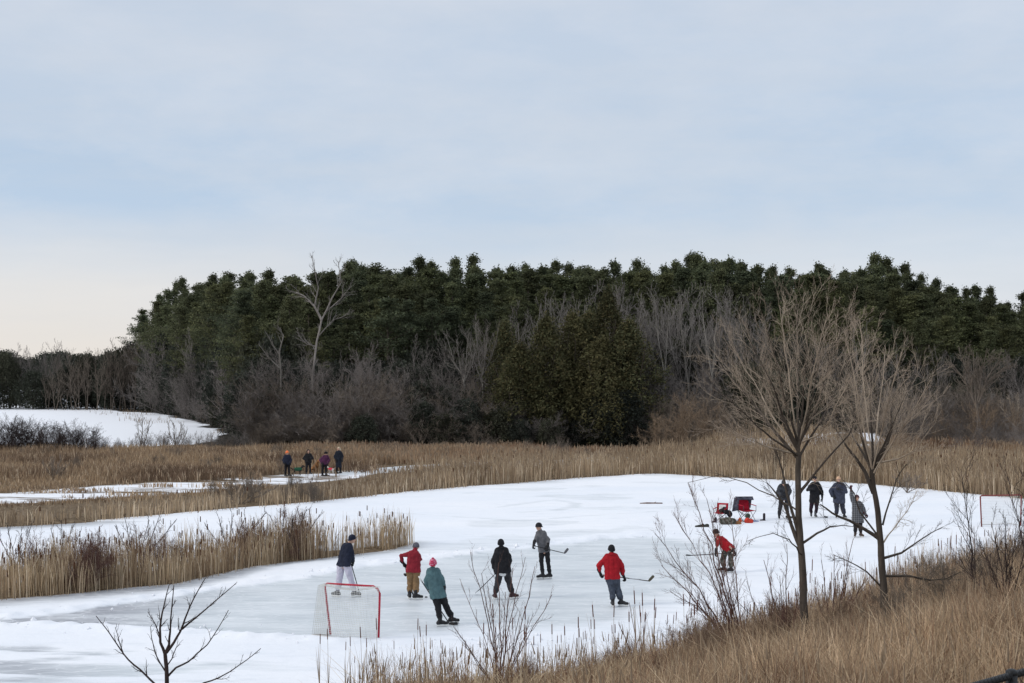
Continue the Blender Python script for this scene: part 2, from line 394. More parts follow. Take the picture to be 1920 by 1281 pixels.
fn = noise(nt, t, 3.0, 8, 0.65); fs = noise(nt, mapping(nt, t, (0.45, 1.6, 1), (0, 0, 0.12)), 1.1, 7, 0.62); big = noise(nt, mapping(nt, t, (0.5, 1, 1)), 0.16, 4, 0.5)
sa = N(nt, 'ShaderNodeAttribute', attribute_name='snow').outputs['Fac']
k = mth(nt, 'ADD', sa, mth(nt, 'MULTIPLY', mth(nt, 'SUBTRACT', fs, 0.5), 0.9))
thin = mth(nt, 'MULTIPLY', mth(nt, 'SUBTRACT', k, 0.12), 1.25, clamp=True)
icec = ramp(nt, fs, [(0.3, (0.50, 0.55, 0.585)), (0.5, (0.595, 0.645, 0.68)), (0.7, (0.71, 0.755, 0.79))])
wet = N(nt, 'ShaderNodeAttribute', attribute_name='wet').outputs['Fac']
icec = mixc(nt, mth(nt, 'MULTIPLY', wet, 1.0, clamp=True), icec, (0.31, 0.325, 0.365))
scr = N(nt, 'ShaderNodeTexVoronoi', feature='DISTANCE_TO_EDGE'); scr.inputs['Scale'].default_value = 0.9
nt.links.new(mapping(nt, t, (0.35, 2.2, 1), (0, 0, 0.35)), scr.inputs['Vector'])
scrf = mth(nt, 'SUBTRACT', 1.0, mth(nt, 'MULTIPLY', scr.outputs['Distance'], 28.0), clamp=True)
icec = mixc(nt, mth(nt, 'MULTIPLY', scrf, 0.3), icec, (0.8, 0.84, 0.88))
wv = N(nt, 'ShaderNodeTexWave', wave_type='RINGS', rings_direction='SPHERICAL'); wv.inputs['Scale'].default_value = 0.55; wv.inputs['Distortion'].default_value = 9; wv.inputs['Detail'].default_value = 3; wv.inputs['Detail Scale'].default_value = 0.6
nt.links.new(t, wv.inputs['Vector']); arc = mth(nt, 'MULTIPLY', mth(nt, 'SUBTRACT', wv.outputs['Fac'], 0.93), 14.0, clamp=True)
icec = mixc(nt, mth(nt, 'MULTIPLY', arc, 0.35), icec, (0.82, 0.85, 0.89))
for rz_, sc_ in ((0.5, 0.9), (-0.9, 0.7), (1.4, 1.1), (0.05, 0.8)):     # skate cuts
    cn = noise(nt, mapping(nt, t, (0.35, 1.0, 1), (0, 0, rz_), (rz_*7, 3, 0)), sc_*1.6, 2, 0.5)
    cut = mth(nt, 'SUBTRACT', 1.0, mth(nt, 'MULTIPLY', mth(nt, 'ABSOLUTE', mth(nt, 'SUBTRACT', cn, 0.5)), 90.0), clamp=True)
    icec = mixc(nt, mth(nt, 'MULTIPLY', cut, 0.40), icec, (0.86, 0.88, 0.91))
blot = noise(nt, mapping(nt, t, (0.6, 1.5, 1), (0, 0, -0.1)), 0.45, 5, 0.55)
icec = mixc(nt, mth(nt, 'MULTIPLY', mth(nt, 'SUBTRACT', blot, 0.48), 3.0, clamp=True), icec, (0.76, 0.80, 0.835))
icec = mixc(nt, mth(nt, 'MULTIPLY', mth(nt, 'SUBTRACT', 0.46, blot), 2.5, clamp=True), icec, (0.50, 0.555, 0.60))
snc = ramp(nt, big, [(0.35, (0.80, 0.84, 0.90)), (0.65, (0.87, 0.89, 0.93))])
snc = mixc(nt, mth(nt, 'MULTIPLY', mth(nt, 'SUBTRACT', 0.48, fs), 1.6, clamp=True), snc, (0.66, 0.72, 0.80))
nt.links.new(mixc(nt, thin, icec, snc), b.inputs['Base Color'])
nt.links.new(mth(nt, 'MULTIPLY_ADD', thin, 0.45, 0.42), b.inputs['Roughness']); b.inputs['Specular IOR Level'].default_value = 0.3
bumpn(nt, b, mth(nt, 'MULTIPLY', fn, mth(nt, 'ADD', thin, 0.1)), 0.7, 0.035)
MAT_ice = m
xs = axis([(-60, 0.8), (-26, 0.3), (-15, 0.11), (16, 0.3), (40, 0.8), (64, 1)])
ys = axis([(20, 0.25), (27, 0.10), (50, 0.2), (90, 0.5), (106, 1)])
tag(link('pond_ice', grid_mesh('pond_ice', xs, ys, ice_f, None), MAT_ice), kind='structure')

# ---------------------------------------------------------------- grass, reeds
rng = np.random.default_rng(11)
def blades(name, X, Y, H, wid, lean, cols, label, heads=0.0, headcol=(0.10, 0.045, 0.025), plume=0.0, headr=0.014, z0=None):
    n = len(X); Z = (height(X, Y) if z0 is None else np.full(n, z0))-0.03
    az = rng.uniform(0, 2*np.pi, n); la = rng.uniform(0, 2*np.pi, n); lm = np.abs(rng.normal(0, 1, n))*lean*H
    wv = np.stack([np.cos(az), np.sin(az), np.zeros(n)], 1)*(wid*rng.uniform(0.6, 1.3, n))[:, None]
    B = np.stack([X, Y, Z], 1); D = np.stack([np.cos(la)*lm, np.sin(la)*lm, np.zeros(n)], 1)
    up = np.array([0, 0, 1.0])
    P1 = B+0.30*D+up*(H*0.55)[:, None]; P2 = B+D+up*(H*(1-0.12*np.minimum(1, lm/H)))[:, None]
    V = np.stack([B-wv/2, B+wv/2, P1-wv/2, P1+wv/2, P2-wv*0.12, P2+wv*0.12], 1)
    base = (np.arange(n)*6)[:, None]
    Fc = np.concatenate([base+np.array([[0, 1, 3, 2]]), base+np.array([[2, 3, 5, 4]])], 1)
    c = cols*1.3*rng.uniform(0.6, 1.4, n)[:, None]
    cc = np.repeat(c, 6, 0); VV = V.reshape(-1, 3); FF = Fc.reshape(-1, 4)
    nh = int(n*heads)
    if nh:
        idx = rng.choice(n, nh, replace=False)
        t = P2[idx]; hd = 0.16
        a = t-up*0.02; bb = t+up*hd
        S = np.concatenate([a, bb, np.full((nh, 1), headr), np.full((nh, 1), headr*0.9)], 1)
        hv, hf = prism(S, 4)
        FF = np.concatenate([FF, hf+len(VV)]); VV = np.concatenate([VV, hv]); cc = np.concatenate([cc, np.tile(np.array(headcol), (len(hv), 1))*rng.uniform(0.6, 1.6, (len(hv), 1))])
    npn = int(n*plume)
    if npn:
        idx = rng.choice(n, npn, replace=False); t = P2[idx]
        S = np.concatenate([t-up*0.18, t+up*0.03+D[idx]*0.2, np.full((npn, 1), headr*1.6), np.full((npn, 1), headr*0.5)], 1)
        hv, hf = prism(S, 3); FF = np.concatenate([FF, hf+len(VV)]); VV = np.concatenate([VV, hv])
        cc = np.concatenate([cc, np.tile(np.array([0.40, 0.31, 0.22]), (len(hv), 1))*rng.uniform(0.6, 1.3, (len(hv), 1))])
    me = mesh_np(name, VV, FF, 4, cc)
    return tag(link(name, me, MAT_reed), label, 'reeds' if 'reed' in name else 'grass', kind='stuff')
def prism(S, n):
    P0 = S[:, 0:3]; P1 = S[:, 3:6]; V = []
    for Pp, r in ((P0, S[:, 6:7]), (P1, S[:, 7:8])):
        for k in range(n):
            an = 2*math.pi*k/n+0.3; V.append(Pp+r*np.array([[math.cos(an), math.sin(an), 0]]))
    V = np.stack(V, 1); base = (np.arange(len(S))*2*n)[:, None]
    Fc = np.stack([np.concatenate([base+k, base+(k+1) % n, base+n+(k+1) % n, base+n+k], 1) for k in range(n)], 1)
    return V.reshape(-1, 3), Fc.reshape(-1, 4)
def scatter(P, n, keep=None, clump=0.0, cs=0.25):
    lo = P.min(0); hi = P.max(0); X = rng.uniform(lo[0], hi[0], n); Y = rng.uniform(lo[1], hi[1], n)
    ok = inpoly(X, Y, P); X, Y = X[ok], Y[ok]
    if clump:
        k = max(8, int(len(X)*clump)); cid = rng.integers(0, k, len(X)); X = X[cid]+rng.normal(0, cs, len(X)); Y = Y[cid]+rng.normal(0, cs, len(X))
    if keep is not None: ok = keep(X, Y); X, Y = X[ok], Y[ok]
    return X, Y
def dry(X, Y): # metres of open ice around, positive in water
    d = np.maximum(sdist(X, Y, POND), sdist(X, Y, STREAM)); return np.minimum(d, -sdist(X, Y, ISLE))
def colmix(X, Y, a, b, s, seed, c=None):
    f = np.clip((fbm(X, Y, s, seed)-0.5)*3+0.5+rng.normal(0, 0.25, len(X)), 0, 1)[:, None]
    col = np.array(a)*(1-f)+np.array(b)*f
    if c is not None:
        q = (rng.uniform(0, 1, len(X)) < 0.12)[:, None]; col = np.where(q, np.array(c), col)
    return col
TAN = (0.40, 0.31, 0.205); BRN = (0.20, 0.14, 0.09); PALE = (0.55, 0.46, 0.34); DK = (0.12, 0.085, 0.06)

# reed bed on the spit at the left
X, Y = scatter(ISLE, 60000, None, 0.45, 0.14)
gapn = fbm(X, Y, 1.6, 8); ok = (gapn > 0.36) & (sdist(X, Y, ISLE) > -0.12); X, Y = X[ok], Y[ok]
H = 0.40+1.15*fbm(X, Y, 1.5, 4)+rng.normal(0, 0.22, len(X)); H = np.clip(H, 0.2, 1.9)
H = H*(1-0.25*smooth01((sdist(X, Y, ISLE)-1.2)/2)*(X < -8))
blades('reed_bed', X, Y, H, 0.016, 0.15, colmix(X, Y, TAN, BRN, 1.2, 5, PALE), 'tan reed bed on the spit at the left edge of the skating ice', 0.035, headr=0.016)
# far shore belt
FARB = gpoly([(-400,1040),(0,993),(150,984),(300,971),(450,957),(560,948),(640,940),(760,927),(900,914),(1000,907),(1100,899),(1230,890),(1290,893),(1350,898),(1450,903),(1560,907),(1650,914),(1720,920),(1840,934),(1920,940),(2200,970),
  (2200,890),(1920,872),(1700,860),(1500,846),(1300,850),(1180,862),(1060,877),(900,883),(780,889),(700,904),(600,932),(480,940),(330,957),(150,972),(0,981),(-400,1020)])
X, Y = scatter(FARB, 190000, lambda x, y: (dry(x, y) < 0.15), 0.55, 0.3)
ok = fbm(X, Y, 1.8, 19) > 0.33; X, Y = X[ok], Y[ok]
H = 0.45+1.15*fbm(X, Y, 2.6, 14)+rng.normal(0, 0.22, len(X)); H = np.clip(H, 0.2, 2.0)
H *= 0.60+0.40*smooth01((X+9.5)/8)
blades('reed_bed', X, Y, H, 0.026, 0.15, colmix(X, Y, (0.36, 0.275, 0.185), (0.205, 0.15, 0.10), 3, 15, PALE), 'long tan reed belt along the far shore of the pond', 0.004, plume=0.10, headr=0.03)
BACKB = gpoly([(560,880),(780,872),(900,866),(1050,861),(1165,853),(1300,851),(1500,846),(1700,858),(1920,868),(2200,880),(2200,850),(1920,850),(1600,846),(1400,848),(1000,850),(700,850),(560,852)])
X, Y = scatter(BACKB, 110000, lambda x, y: (dry(x, y) < 0.1) & ~inpoly(x, y, SP[0]) & ~inpoly(x, y, SP[1]) & (mound(x, y) < 0.35), 0.35, 0.3)
H = np.clip(0.15+0.95*fbm(X, Y, 5, 24)+rng.normal(0, 0.12, len(X)), 0.15, 1.2)+0.5*smooth01((X-17)/8)
blades('reed_bed', X, Y, H, 0.05, 0.12, colmix(X, Y, (0.33, 0.235, 0.155), (0.20, 0.125, 0.08), 8, 25), 'rusty brown reeds between the narrow stream and the wood', 0, plume=0.12, headr=0.04)
# meadow on the left
MEAD = gpoly([(-500,990),(-200,966),(0,955),(330,940),(480,922),(560,912),(700,895),(700,852),(560,848),(400,850),(200,853),(0,853),(-500,856)])
def mk(x, y):
    ip = sdist(x, y, PATCH); f = fbm(x*0.5, y, 1.4, 37)
    return (ip < 0) | (f > 0.60)
X, Y = scatter(MEAD, 120000, mk, 0.3, 0.35)
ppx = 960+X/Y*F; ok = ~((ppx > 515) & (ppx < 665) & (Y > 76) & (Y < 89.5) & (rng.uniform(0, 1, len(X)) < 0.85)); X, Y = X[ok], Y[ok]
H = np.clip(0.30+0.75*fbm(X, Y, 6, 34)+rng.normal(0, 0.1, len(X)), 0.15, 1.3)*(0.35+0.65*smooth01((Y-77)/9))
blades('meadow_grass', X, Y, H, 0.045, 0.28, colmix(X, Y, (0.31, 0.225, 0.145), (0.14, 0.095, 0.065), 5, 35, (0.45, 0.36, 0.26)), 'low brown grass of the meadow behind the far shore at left')
# near bank, bottom right
xs_ = np.linspace(-10, 30, 40)
BANK = np.array([(x, shoreY(x)+(-0.1)) for x in xs_]+[(30, 10), (2, 10), (-4, 14), (-10, 20)])
def vis(x, y):
    z = height(x, y); py = HZ+(CH-z-1.6)*F/y; px = 960+x/y*F
    return (py < 1340) & (px > 560+260*vnoise(x, y, 0.8, 3)) & (px < 2020)
X, Y = scatter(BANK, 430000, vis, 0.10, 0.13)
gp = fbm(X, Y, 0.9, 48); ok = gp > 0.30; X, Y = X[ok], Y[ok]
H = np.clip(0.20+0.85*fbm(X, Y, 1.6, 44)+rng.normal(0, 0.14, len(X)), 0.1, 1.4)*(1+0.3*smooth01((X-7)/6))
H *= 0.42+0.58*smooth01((X+0.5)/4.5)
blades('bank_grass', X, Y, H, 0.0095, 0.5, colmix(X, Y, (0.44, 0.325, 0.215), (0.20, 0.135, 0.088), 0.8, 45, (0.50, 0.40, 0.28)), 'tangled tan grass covering the near bank at the bottom right', plume=0.05, headr=0.006)
# taller reeds along the near shore
SH = np.array([(x, shoreY(x)+0.9) for x in np.linspace(-2, 26, 40)]+[(x, shoreY(x)-3.2) for x in np.linspace(26, -2, 40)])
X, Y = scatter(SH, 62000, vis, 0.14, 0.12)
ok = rng.uniform(0, 1, len(X)) < smooth01((X-0.5)/6)*0.9+0.10; X, Y = X[ok], Y[ok]
H = np.clip(0.55+0.95*fbm(X, Y, 1.4, 54)+rng.normal(0, 0.22, len(X)), 0.3, 2.1)*(0.62+0.5*smooth01((X-3)/9))
blades('reed_bed', X, Y, H, 0.013, 0.13, colmix(X, Y, (0.35, 0.255, 0.165), (0.16, 0.105, 0.07), 1.2, 55, PALE), 'tall brown reeds along the near shore at the right', 0.03, headr=0.012)

# weeds with pale fluffy heads and fallen stalks in the bank grass
X, Y = scatter(BANK, 60000, vis, 0.06, 0.10)
ok = (fbm(X, Y, 1.1, 97) > 0.52); X, Y = X[ok], Y[ok]
H = np.clip(0.55+0.5*rng.uniform(0, 1, len(X)), 0.3, 1.3)*(1+0.35*smooth01((X-7)/6))
blades('bank_weeds_grass', X, Y, H, 0.007, 0.30, colmix(X, Y, (0.20, 0.12, 0.075), (0.10, 0.06, 0.042), 1.1, 98), 'dark brown weed stalks with pale fluffy heads in the bank grass', plume=0.16, headr=0.009)
X, Y = scatter(BANK, 60000, vis, 0.05, 0.2)
ok = (fbm(X, Y, 1.0, 87) > 0.50); X, Y = X[ok], Y[ok]
blades('fallen_grass', X, Y, rng.uniform(0.35, 0.9, len(X)), 0.010, 0.95, colmix(X, Y, (0.46, 0.37, 0.25), (0.30, 0.22, 0.14), 1.0, 88), 'pale fallen grass stalks lying across the near bank')

X, Y = scatter(FIELD, 9000, lambda x, y: (sdist(x, y, FIELD) < 2.0+26*(fbm(x, y, 9, 7)-0.42)) & (x > -110), 0.25, 0.5)
blades('field_edge_grass', X, Y, rng.uniform(0.2, 0.7, len(X)), 0.05, 0.3, colmix(X, Y, (0.25, 0.19, 0.13), (0.12, 0.085, 0.06), 5, 35), 'dead weeds poking through the edge of the distant snow field')

# snow crumbs thrown up along the shovelled edge of the rink
X, Y = scatter(POND, 60000, lambda x, y: (np.abs(sdist(x, y, RINK)+0.35+0.5*(fbm(x, y, 2.2, 21)-0.5)) < rng.exponential(0.28, len(x))) & (y < 60) & (x < 7))
n = min(len(X), 3500); X, Y = X[:n], Y[:n]; O = np.array([[1, 0, 0], [-1, 0, 0], [0, 1, 0], [0, -1, 0], [0, 0, 1], [0, 0, -1]], float)
rr_ = 0.010+rng.exponential(0.018, n); V = np.stack([X, Y, 0.035+rr_*0.4], 1)[:, None, :]+O[None]*rng.uniform(0.5, 1.3, (n, 6, 1))*rr_[:, None, None]
T_ = np.array([[0, 2, 4], [2, 1, 4], [1, 3, 4], [3, 0, 4], [2, 0, 5], [1, 2, 5], [3, 1, 5], [0, 3, 5]]); Fc = (np.arange(n)*6)[:, None, None]+T_[None]
tag(link('snow_crumbs', mesh_np('snow_crumbs', V, Fc, 3), m_plain('crumbled snow', (0.82, 0.84, 0.88), 0.9, 0.04)), 'loose snow crumbs along the shovelled edge of the rink', 'snow', kind='stuff')
# ---------------------------------------------------------------- trees
def unit(v): return v/(np.linalg.norm(v)+1e-9)
def grow(S, p, d, L, r, lvl, rg, kids, ratio=0.6, wob=0.16, up=0.10, ang=(25, 55), steps=5, taper=0.45, start=0.25, out=None):
    p = np.array(p, float); d = unit(np.array(d, float)); sl = L/steps; nodes = [(p.copy(), d.copy(), r)]
    for i in range(steps):
        r1 = r*(1-(1-taper)*(i+1)/steps); d = unit(d+rg.normal(0, wob, 3)+np.array([0, 0, up])); q = p+d*sl
        S.append((*p, *q, nodes[-1][2], r1)); p = q; nodes.append((p.copy(), d.copy(), r1))
    if lvl <= 0: return
    n = kids[0] if isinstance(kids, (list, tuple)) else kids; rest = kids[1:] if isinstance(kids, (list, tuple)) and len(kids) > 1 else kids
    for k in range(n):
        t = start+(1-start)*(k+rg.uniform(0, 1))/n; f = t*steps; i = min(int(f), steps-1); a, b = nodes[i], nodes[i+1]; u = f-i
        q = a[0]*(1-u)+b[0]*u; dd = a[1]; o = unit(np.cross(dd, rg.normal(0, 1, 3))); an = R(rg.uniform(*ang))
        nd = dd*math.cos(an)+o*math.sin(an); rr = (a[2]*(1-u)+b[2]*u)
        grow(S, q, nd, L*ratio*(1-0.45*t)*rg.uniform(0.7, 1.2), max(rr*0.58, MINR[0]), lvl-1, rg, rest, ratio, wob, up, ang, max(3, steps-1), taper, start*0.8)
MINR = [0.004]

def pine_proto(seed, H=17.0, green=(0.052, 0.072, 0.034), spread=2.5, bare=0.38):
    cone = seed > 6
    rg = np.random.default_rng(seed); S = []; trunk = []
    lean = rg.normal(0, 0.012, 2); P = []
    for i in range(9):
        z = H*0.97*i/8; P.append(np.array([lean[0]*z+0.12*math.sin(z*0.5+seed), lean[1]*z, z]))
    rr = [0.20*(1-0.9*i/8)+0.015 for i in range(9)]
    for i in range(8): S.append((*P[i], *P[i+1], rr[i], rr[i+1]))
    V = []; Cc = []
    nb = 52
    for k in range(nb):
        t = k/(nb-1); z = H*(bare+(1-bare)*t**0.97)*rg.uniform(0.985, 1.015); z = min(z, H*0.96)
        ct = (z/H-bare)/(1-bare)
        prof = (0.55+0.45*min(1, ct/0.35)) if ct < 0.35 else (1-((ct-0.35)/0.65)**0.95)*0.94+0.07
        if cone: prof = (1-ct)**0.75+0.03
        L = spread*prof*(rg.uniform(0.35, 1.35) if not cone else rg.uniform(0.55, 1.25)); az = rg.uniform(0, 2*math.pi)
        base = np.array([np.interp(z, [q[2] for q in P], [q[j] for q in P]) for j in range(3)])
        d = np.array([math.cos(az), math.sin(az), rg.uniform(-0.05, 0.35)+(0.7*ct if not cone else 0.15)]); d = unit(d)
        p = base; n = 4; pr = 0.05*(1-ct)+0.015
        for i in range(n):
            q = p+d*L/n; S.append((*p, *q, pr*(1-i/n*0.7), pr*(1-(i+1)/n*0.7)))
            if i >= 1 or ct > 0.6:
                for c in range(3 if ct < 0.75 else 2):
                    cc = q+rg.normal(0, 1, 3)*(np.array([0.36, 0.36, 0.11])*(1 if ct < 0.6 else 0.55) if not cone else np.array([0.24, 0.24, 0.22])*(1.3 if ct < 0.5 else 0.7))
                    tone = rg.uniform(0.7, 1.6); m = 16
                    X = cc+rg.normal(0, 1, (m, 3))*(np.array([0.27, 0.27, 0.13])*(1 if ct < 0.65 else 0.7) if not cone else np.array([0.20, 0.20, 0.20])*(1.2 if ct < 0.5 else 0.75))
                    V.append((X, tone))
            p = q; d = unit(d+np.array([0, 0, 0.10])+rg.normal(0, 0.10, 3))
    top = P[-1]
    if cone:
        for i in range(10): V.append((top+rg.normal(0, 1, (10, 3))*np.array([0.09+0.02*i, 0.09+0.02*i, 0.14])-np.array([0, 0, 0.16*i-0.35]), rg.uniform(0.7, 1.4)))
    for i in range(3):
        V.append((top+rg.normal(0, 1, (9, 3))*np.array([0.13, 0.13, 0.24])+np.array([0, 0, 0.1]), rg.uniform(0.7, 1.3)))
    return S, V, green
def leaf_mesh(name, V, green, size, rg, alt=None, flatz=1.0):
    C0 = np.concatenate([v[0] for v in V]); T = np.concatenate([np.full(len(v[0]), v[1]) for v in V]); n = len(C0)
    a = rg.normal(0, 1, (n, 3)); a[:, 2] *= flatz; a /= np.linalg.norm(a, axis=1, keepdims=True)
    b_ = rg.normal(0, 1, (n, 3)); b_ -= (b_*a).sum(1, keepdims=True)*a; b_ /= np.linalg.norm(b_, axis=1, keepdims=True)
    s = size*rg.uniform(0.6, 1.3, (n, 1)); a = a*s; b_ = b_*s*0.42
    Vv = np.stack([C0-a-b_*0.3, C0-a*0.1-b_, C0+a, C0-a*0.1+b_], 1)
    Fc = np.arange(4*n).reshape(-1, 4)
    col = np.array(green)*(T*rg.uniform(0.8, 1.2, n))[:, None]
    if alt is not None:
        q = (rg.uniform(0, 1, n) < 0.3)[:, None]; col = np.where(q, np.array(alt)*T[:, None], col)
    return mesh_np(name, Vv, Fc, 4, np.repeat(col, 4, 0))
def make_tree(kind, S, V, green, size, bark, loc, label, cat, group, seed, leafname='crown', trunkname='trunk', n=5, alt=None, lm=None, rz=0, sc=1, flatz=1.0):
    root = empty(kind, loc, label, cat, group, rz, sc); kids = []
    kids.append(link(trunkname, seg_mesh(trunkname, S, n), bark, root))
    if V: kids.append(link(leafname, leaf_mesh(leafname, V, green, size, np.random.default_rng(seed), alt, flatz), lm or MAT_needles, root))
    KIDS[root.name] = kids
    return root

SKY = [(180,640),(235,612),(250,598),(280,552),(310,556),(345,528),(380,512),(400,506),(440,492),(480,516),(520,512),(560,505),(600,503),(640,498),(685,484),(740,500),(785,484),(830,488),(900,491),(960,490),(1000,489),(1060,499),
       (1110,488),(1140,490),(1190,492),(1240,496),(1300,473),(1355,479),(1400,494),(1450,500),(1520,495),(1560,495),(1600,493),(1650,490),(1700,506),(1745,512),(1790,530),(1830,540),(1870,550),(1900,560),(1960,565),(2100,570)]
skx = [a for a, b in SKY]; sky_ = [b for a, b in SKY]
def dmin(px): return float(np.interp(px, [0, 200, 250, 300, 370, 430, 480], [262, 250, 236, 218, 184, 156, 110]))
def skyline(px): return float(np.interp(px, skx, sky_))
pine_specs = [(1, 3.1, 0.42, (0.070, 0.080, 0.040)), (2, 3.4, 0.36, (0.080, 0.085, 0.042)), (3, 2.8, 0.46, (0.058, 0.070, 0.042)), (4, 3.6, 0.40, (0.072, 0.080, 0.043)), (5, 3.1, 0.30, (0.066, 0.072, 0.038)), (6, 2.6, 0.35, (0.076, 0.086, 0.046)), (7, 2.5, 0.40, (0.066, 0.078, 0.044)), (8, 2.0, 0.45, (0.074, 0.084, 0.046)), (9, 2.9, 0.38, (0.062, 0.070, 0.038))]
prot = []
for sd_, spd, br, gr in pine_specs:
    S, V, gr = pine_proto(sd_, 17, gr, spd, br); prot.append((S, V, gr, sd_))
pines = []; rp = random.Random(5)
def place(prots, i, mk, loc, rz, sc, label, group):
    if prots[i] is None: prots[i] = mk(i, loc, rz, sc, label, group); return prots[i]
    return copy_tree(prots[i], loc, rz, sc, label, group)
pine_roots = [None]*9
def mk_pine(i, loc, rz, sc, label, group):
    S, V, gr, sd_ = prot[i]
    return make_tree('pine_tree', S, V, gr, 0.12, MAT_pinebark, loc, label, 'pine tree', group, sd_, alt=(gr[0]*1.3, gr[1]*1.25, gr[2]*1.15), rz=rz, sc=sc, flatz=0.8)
def pine_label(px, row):
    row -= 1
    side = ('at the left end of the wood' if px < 560 else 'in mid wood between dead tree and cedars' if px < 950 else
            'of the wood behind the olive cedars' if px < 1330 else 'of the wood behind the two bare bank trees' if px < 1720 else 'at the right end of the wood')
    return ('tall dark pine ' if row >= 2 else 'low front dark green pine ')+side
for row, (D, drop, step, lo, hi) in enumerate([(131, 84, 50, 360, 1960), (135, 58, 46, 330, 1960), (139, 36, 44, 300, 1960), (143, 20, 30, 285, 1960), (148, 10, 27, 268, 2000), (154, 3, 27, 255, 2000), (164, 16, 50, 300, 2000)]):
    px = lo+rp.uniform(0, 20)
    while px < hi:
        d = max(D, dmin(px)+(D-128)*1.2)+rp.uniform(-2.5, 2.5); x = (px-960)/F*d
        spike = row >= 4 and rp.random() < 0.55
        top = skyline(px)+drop*rp.uniform(0.75, 1.3)+(rp.uniform(2, 16) if row >= 4 else rp.uniform(-10, 10))-(rp.uniform(8, 30) if spike else 4)
        skip = (row <= 1 and 1000 < px < 1440) or (row == 2 and 1060 < px < 1400 and rp.random() < 0.6)
        zb = hz(x, d); zt = CH+(HZ-top)*d/F; Ht = zt-zb
        if not skip and Ht > 7:
            s = Ht/17.15; w = s*(rp.uniform(0.8, 1.1) if spike else rp.uniform(1.05, 1.4))
            place(pine_roots, rp.choice([6, 7, 8]) if spike or (row >= 3 and rp.random() < 0.3) else rp.randrange(6), mk_pine, (x, d, zb-0.1), rp.uniform(0, 6.28), (w, w, s), pine_label(px, row), pine_label(px, row).replace('pine', 'pines'))
        px += step*rp.uniform(0.7, 1.3)

# bare thicket and bare trees
def bare_proto(seed, H, stems, spread, lvl, kids, r0, up=0.12, wob=0.15, ratio=0.55, ang=(18, 48), minr=0.011, hstart=0.2):
    rg = np.random.default_rng(seed); S = []; MINR[0] = minr
    for k in range(stems):
        az = rg.uniform(0, 6.28); tilt = rg.uniform(0.02, spread)
        d = (math.cos(az)*tilt, math.sin(az)*tilt, 1); p = (math.cos(az)*0.25*(stems > 1), math.sin(az)*0.25*(stems > 1), -0.1)
        grow(S, p, d, H*rg.uniform(0.75, 1.0), r0, lvl, rg, kids, ratio, wob, up, ang, 6, 0.25, hstart)
    return S
thick = []
for sd_ in range(5): thick.append(bare_proto(20+sd_, 6.5, 7, 0.75, 3, [9, 7, 5], 0.05, 0.05, 0.16, 0.55, (20, 55), 0.013, 0.08))
tall = []
for sd_ in range(4): tall.append(bare_proto(40+sd_, 10.5, 2, 0.22, 3, [15, 7, 5], 0.10, 0.14, 0.10, 0.42, (20, 48), 0.013, 0.22))
print('segs', [len(s) for s in thick], [len(s) for s in tall])
def fix_h(S, H):
    z = max(s[5] for s in S); return z
bush_roots = {}; 
def bare(kindname, S, mat_, key, loc, rz, Ht, wf, label, cat, group):
    z = fix_h(S, 0); s = Ht/z; sc = (s*wf, s*wf, s)
    if key in bush_roots: return copy_tree(bush_roots[key], loc, rz, sc, label, group)
    r = make_tree(kindname, S, None, None, 0, mat_, loc, label, cat, group, 1, trunkname='branches', n=3, rz=rz, sc=sc)
    bush_roots[key] = r; return r
# dark evergreen understorey
def ever_proto(seed, H, wid, green, shape='round', nclump=420):
    rg = np.random.default_rng(seed); V = []; S = []
    for k in range(nclump):
        t = rg.uniform(0.02, 1)**0.8; az = rg.uniform(0, 6.28)
        if shape == 'flame': prof = (min(1, t/0.25))**0.5*(1-max(0, (t-0.25)/0.75)**2.1)
        else: prof = math.sqrt(max(0, 1-(2*t-0.85)**2/1.4))
        lob = 1+0.22*math.sin(3*az+seed)+0.15*math.sin(5*az+7*t+seed*2)
        rr = wid*prof*lob*math.sqrt(rg.uniform(0.25, 1.05)); c = np.array([rr*math.cos(az), rr*math.sin(az), H*t])
        V.append((c+rg.normal(0, 1, (16, 3))*np.array([0.20, 0.20, 0.30]), rg.uniform(0.65, 1.35)))
    for k in range(5):
        az = rg.uniform(0, 6.28); grow(S, (0, 0, -0.1), (0.18*math.cos(az), 0.18*math.sin(az), 1), H*0.85, 0.09, 1, rg, 8, 0.3, 0.05, 0.02, (30, 60), 6, 0.2)
    return S, V, green
ever_roots = {}
def ever(key, spec, loc, rz, Ht, wf, label, cat, group, size=0.14, alt=None, kind='evergreen_shrub'):
    S, V, gr = spec; s = Ht/spec_h[key]; sc = (s*wf, s*wf, s)
    if key in ever_roots: return copy_tree(ever_roots[key], loc, rz, sc, label, group)
    ever_roots[key] = make_tree(kind, S, V, gr, size, MAT_bark, loc, label, cat, group, 3, alt=alt, rz=rz, sc=sc, n=4); return ever_roots[key]
specs = {}; spec_h = {}
for i in range(3):
    specs['dk%d' % i] = ever_proto(70+i, 6, 2.3, [(0.050, 0.056, 0.042), (0.054, 0.056, 0.038), (0.045, 0.051, 0.041)][i]); spec_h['dk%d' % i] = 6.0
for i in range(3):
    specs['cd%d' % i] = ever_proto(80+i, 11, 2.7, [(0.085, 0.086, 0.042), (0.076, 0.079, 0.040), (0.094, 0.090, 0.043)][i], 'flame', 760); spec_h['cd%d' % i] = 11.0

